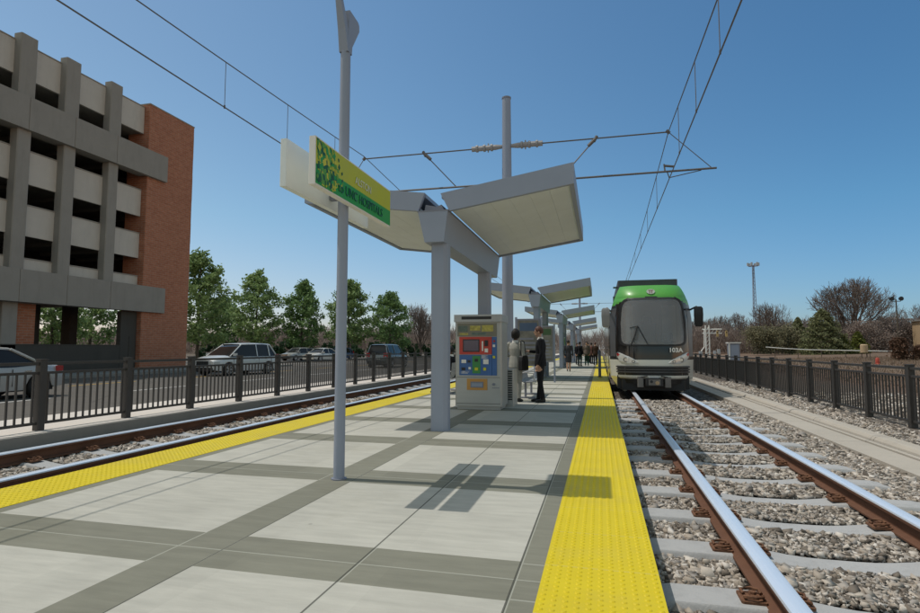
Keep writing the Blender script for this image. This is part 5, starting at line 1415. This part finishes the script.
def twin_light():
    x, y = 49.0, 110
    t = thing('floodlight_pole', 'wooden pole with two dark floodlights near the right edge', 'light pole', (x, y, .5))
    b = MB(); b.tube([(x, y, .3), (x, y, 9.6)], [.16, .10], 8); b.tube([(x-.65, y, 9.25), (x+.65, y, 9.25)], .06, 5); b.build('pole', M['bark'], t)
    for s in (-1, 1):
        b = MB(); b.loft([[(x+s*.68+r*math.cos(a), y+dy, 9.7+r*math.sin(a)) for a in [k*math.pi/5 for k in range(10)]] for dy, r in ((.2, .15), (0, .33), (-.25, .38))]); b.tube([(x+s*.66, y, 9.25), (x+s*.68, y, 9.6)], .05, 5); b.build('floodlight', M['dark'], t)
twin_light()
def gantry():
    x, y = 10.2, 60
    t = thing('railway_signal_gantry', 'white cantilever railway signal gantry right of the train', 'signal gantry', (x, y, -.1))
    b = MB()
    for dx in (0, .32): b.tube([(x+dx, y, -.1), (x+dx, y, 3.55)], .07, 6)
    for k in range(8): b.tube([(x, y, .2+k*.4), (x+.32, y, .6+k*.4)], .03, 4)
    b.build('mast', M['white'], t)
    b = MB()
    for z in (2.75, 3.15): b.tube([(x-.3, y, z), (x+1.5, y, z)], .055, 5)
    for k in range(5): b.tube([(x-.2+k*.34, y, 2.75), (x+.1+k*.34, y, 3.15)], .025, 4)
    b.build('cantilever', M['white'], t)
    for xx in (11.28, 12.10):
        b = MB(); b.box(xx-.09, xx+.09, y-.1, y+.1, 2.42, 2.98, 0, c=.03); b.tube([(xx, y-.13, 2.82), (xx, y-.1, 2.82)], .06, 10, 1); b.tube([(xx, y, 2.98), (xx, y, 3.1)], .03, 5); b.build('signal_head', [mat('signal_tan', (.45, .31, .12), .6), M['black']], t)
    b = MB(); b.tube([(11.28, y, 3.08), (12.12, y, 3.08)], .02, 4); b.build('signal_bracket', M['bark'], t)
    t2 = thing('crossing_signal', 'leaning white crossing signal post between the train mirror and the gantry', 'crossing signal', (9.55, 58, -.1))
    b = MB(); b.tube([(9.3, 58, -.1), (9.35, 58, .9), (9.7, 58, 1.4), (9.75, 58, 3.1)], .06, 6); b.build('post', M['white'], t2)
    b = MB(); b.box(9.2, 9.5, 57.9, 58.1, .5, 1.0, c=.04); b.build('control_box', M['galv'], t2)
    t3 = thing('switch_stand', 'small dark trackside machine on a short post near the signal gantry', 'trackside machine', (10.9, 58.5, -.1))
    b = MB(); b.tube([(10.9, 58.5, -.1), (10.9, 58.5, .75)], .05, 6); b.build('post', M['dark'], t3)
    b = MB(); b.box(10.6, 10.85, 58.4, 58.7, .72, 1.05, c=.05); b.box(10.95, 11.2, 58.4, 58.7, .74, 1.2, c=.05); b.build('lamp_box', M['galv'], t3)
    t4 = thing('equipment_cabinet', 'grey trackside cabinet with pale left edge right of the signal gantry', 'cabinet', (12.6, 60, -.1))
    b = MB(); b.box(12.2, 13.2, 59.6, 60.4, -.1, 1.75, c=.04); b.build('cabinet', M['steel_d'], t4)
    b = MB(); b.box(12.1, 13.3, 59.5, 60.5, 1.75, 1.86, c=.04); b.box(12.16, 12.30, 59.55, 59.598, -.05, 1.75); b.build('cabinet_trim', M['white'], t4)
    b = MB(); b.box(12.36, 13.1, 59.58, 59.6, .1, 1.6); b.build('door', M['steel'], t4)
gantry()
t = thing('guard_rail', 'long pale pipe rail on short posts in front of the evergreens', 'rail', (26, 75, .2))
b = MB(); b.tube([(19.5, 75, 1.42), (21.5, 75, 1.25), (24, 75, 1.1), (30, 75, .98), (33, 75, .92)], .05, 6); b.build('pipe', M['white'], t)
for x in (20.5, 23, 25.5, 28, 30.5, 32.7): b = MB(); b.tube([(x, 75.08, .1), (x, 75.08, 1.0)], .04, 5); b.build('post', M['bark'], t)
t = thing('storage_tank', 'small tan upright tank behind the pipe rail', 'tank', (28.1, 70.5, .3))
b = MB(); b.tube([(28.1, 70.5, .8), (28.1, 70.5, 1.62), (28.1, 70.5, 1.72)], [.36, .36, .26], 18); b.build('tank_body', M['tan'], t, smooth=True)
b = MB(); [b.tube([(28.1+dx, 70.5, .2), (28.1+dx, 70.5, .82)], .05, 6) for dx in (-.25, .25)]; b.build('leg', M['bark'], t)
t = thing('traffic_barrel', 'small red-orange traffic barrel behind the right fence', 'traffic barrel', (20.8, 50, .05))
b = MB(); b.loft([[(20.8+r*math.cos(a), 50+r*math.sin(a), z) for a in [k*math.pi/8 for k in range(16)]] for z, r in ((.05, .2), (.1, .15), (.3, .14), (.5, .12), (.55, .08))]); b.build('barrel', mat('barrel_red', (.42, .06, .035), .6), t, smooth=True)
t = thing('house', 'tan house with white gable cut by the right edge of the photo', 'house', (56, 110, .4))
b = MB(); b.box(53.9, 63, 108, 116, .3, 6.0); b.build('wall', M['tan'], t)
b = MB(); b.prism([(53.4, 3.2), (56, 5.4), (58.6, 3.2)], 106.4, 108, axis='y'); b.box(53.7, 58.3, 106.6, 108, .3, 3.2); b.build('gable', M['white'], t)
b = MB(); b.prism([(53.6, 6.0), (58.1, 7.1), (62.6, 6.0)], 107.6, 116.4, axis='y'); b.build('roof', M['bark'], t)
b = MB(); b.box(55.2, 56.4, 106.55, 106.6, 1.2, 2.6); b.build('window', M['carglass'], t)
# utility line beyond the brush, left lot kerb etc.

# ------------------------------------------------------------------ world, sun, camera
SUN = Vector((-.43, -.02, 1)).normalized()
el = math.asin(SUN.z); az = math.atan2(SUN.x, SUN.y)
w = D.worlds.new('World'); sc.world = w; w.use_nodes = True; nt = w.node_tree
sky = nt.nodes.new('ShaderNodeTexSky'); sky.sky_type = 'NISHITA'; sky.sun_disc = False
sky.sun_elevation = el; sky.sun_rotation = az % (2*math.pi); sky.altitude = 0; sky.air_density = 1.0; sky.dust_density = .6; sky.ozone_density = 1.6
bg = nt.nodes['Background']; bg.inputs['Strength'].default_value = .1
tc = nt.nodes.new('ShaderNodeTexCoord'); sp = nt.nodes.new('ShaderNodeSeparateXYZ'); nt.links.new(tc.outputs['Generated'], sp.inputs[0])
def ramp(sock, stops):
    mr = nt.nodes.new('ShaderNodeMapRange'); mr.inputs[1].default_value = -1; mr.inputs[2].default_value = 1; nt.links.new(sock, mr.inputs[0])
    n = nt.nodes.new('ShaderNodeValToRGB'); e = n.color_ramp.elements
    while len(e) < len(stops): e.new(.5)
    for el_, (p, c) in zip(e, stops): el_.position = (p+1)/2; el_.color = (*c, 1)
    nt.links.new(mr.outputs[0], n.inputs[0]); return n.outputs[0]
def mul(a, b_):
    m = nt.nodes.new('ShaderNodeMix'); m.data_type = 'RGBA'; m.blend_type = 'MULTIPLY'; m.inputs[0].default_value = 1; m.clamp_result = False
    nt.links.new(a, m.inputs[6]); nt.links.new(b_, m.inputs[7]); return m.outputs[2]
# clearer, deeper blue away from the sun side within view; pale blue haze at the horizon
tint = ramp(sp.outputs[0], [(-1, (1.15, 1.26, 1.17)), (-.72, (1.10, 1.23, 1.16)), (-.33, (.90, 1.16, 1.19)), (.35, (.55, .94, 1.10)), (.5, (.53, .92, 1.08)), (.68, (1.5, 1.5, 1.25)), (1, (1.7, 1.6, 1.3))])  # far right, out of view, brightened as added fill for shaded faces
hz = ramp(sp.outputs[2], [(-1, (1.13, .84, .96)), (.0, (1.13, .84, .96)), (.22, (1, 1, 1)), (.58, (1, 1, 1)), (.72, (2.0, 1.5, 1.08)), (1, (2.0, 1.5, 1.08))])  # zenith above the view also brightened and warmed as added fill
# added fill: unseen sky behind the camera brightened and warmed to lift shade
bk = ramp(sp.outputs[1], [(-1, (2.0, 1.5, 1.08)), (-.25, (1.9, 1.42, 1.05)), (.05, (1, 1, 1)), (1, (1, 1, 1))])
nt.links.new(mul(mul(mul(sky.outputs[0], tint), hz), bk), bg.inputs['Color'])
ld = D.lights.new('sun', 'SUN'); ld.energy = 2.45; ld.angle = rad(.35); ld.color = (1, .96, .89)
lo = D.objects.new('sun', ld); COL.objects.link(lo); lo.rotation_euler = SUN.to_track_quat('Z', 'Y').to_euler()
cd = D.cameras.new('camera'); cd.sensor_width = 36; cd.lens = 36*558/920; cd.clip_end = 5000; cd.clip_start = .05
co = D.objects.new('camera', cd); COL.objects.link(co); co.location = (0, 0, 1.25)
co.rotation_euler = (rad(90+4.3045), 0, rad(14.0946)); sc.camera = co
sc.render.engine = 'CYCLES'
sc.view_settings.view_transform = 'Standard'; sc.view_settings.look = 'None'; sc.view_settings.exposure = 0
sc.cycles.max_bounces = 6
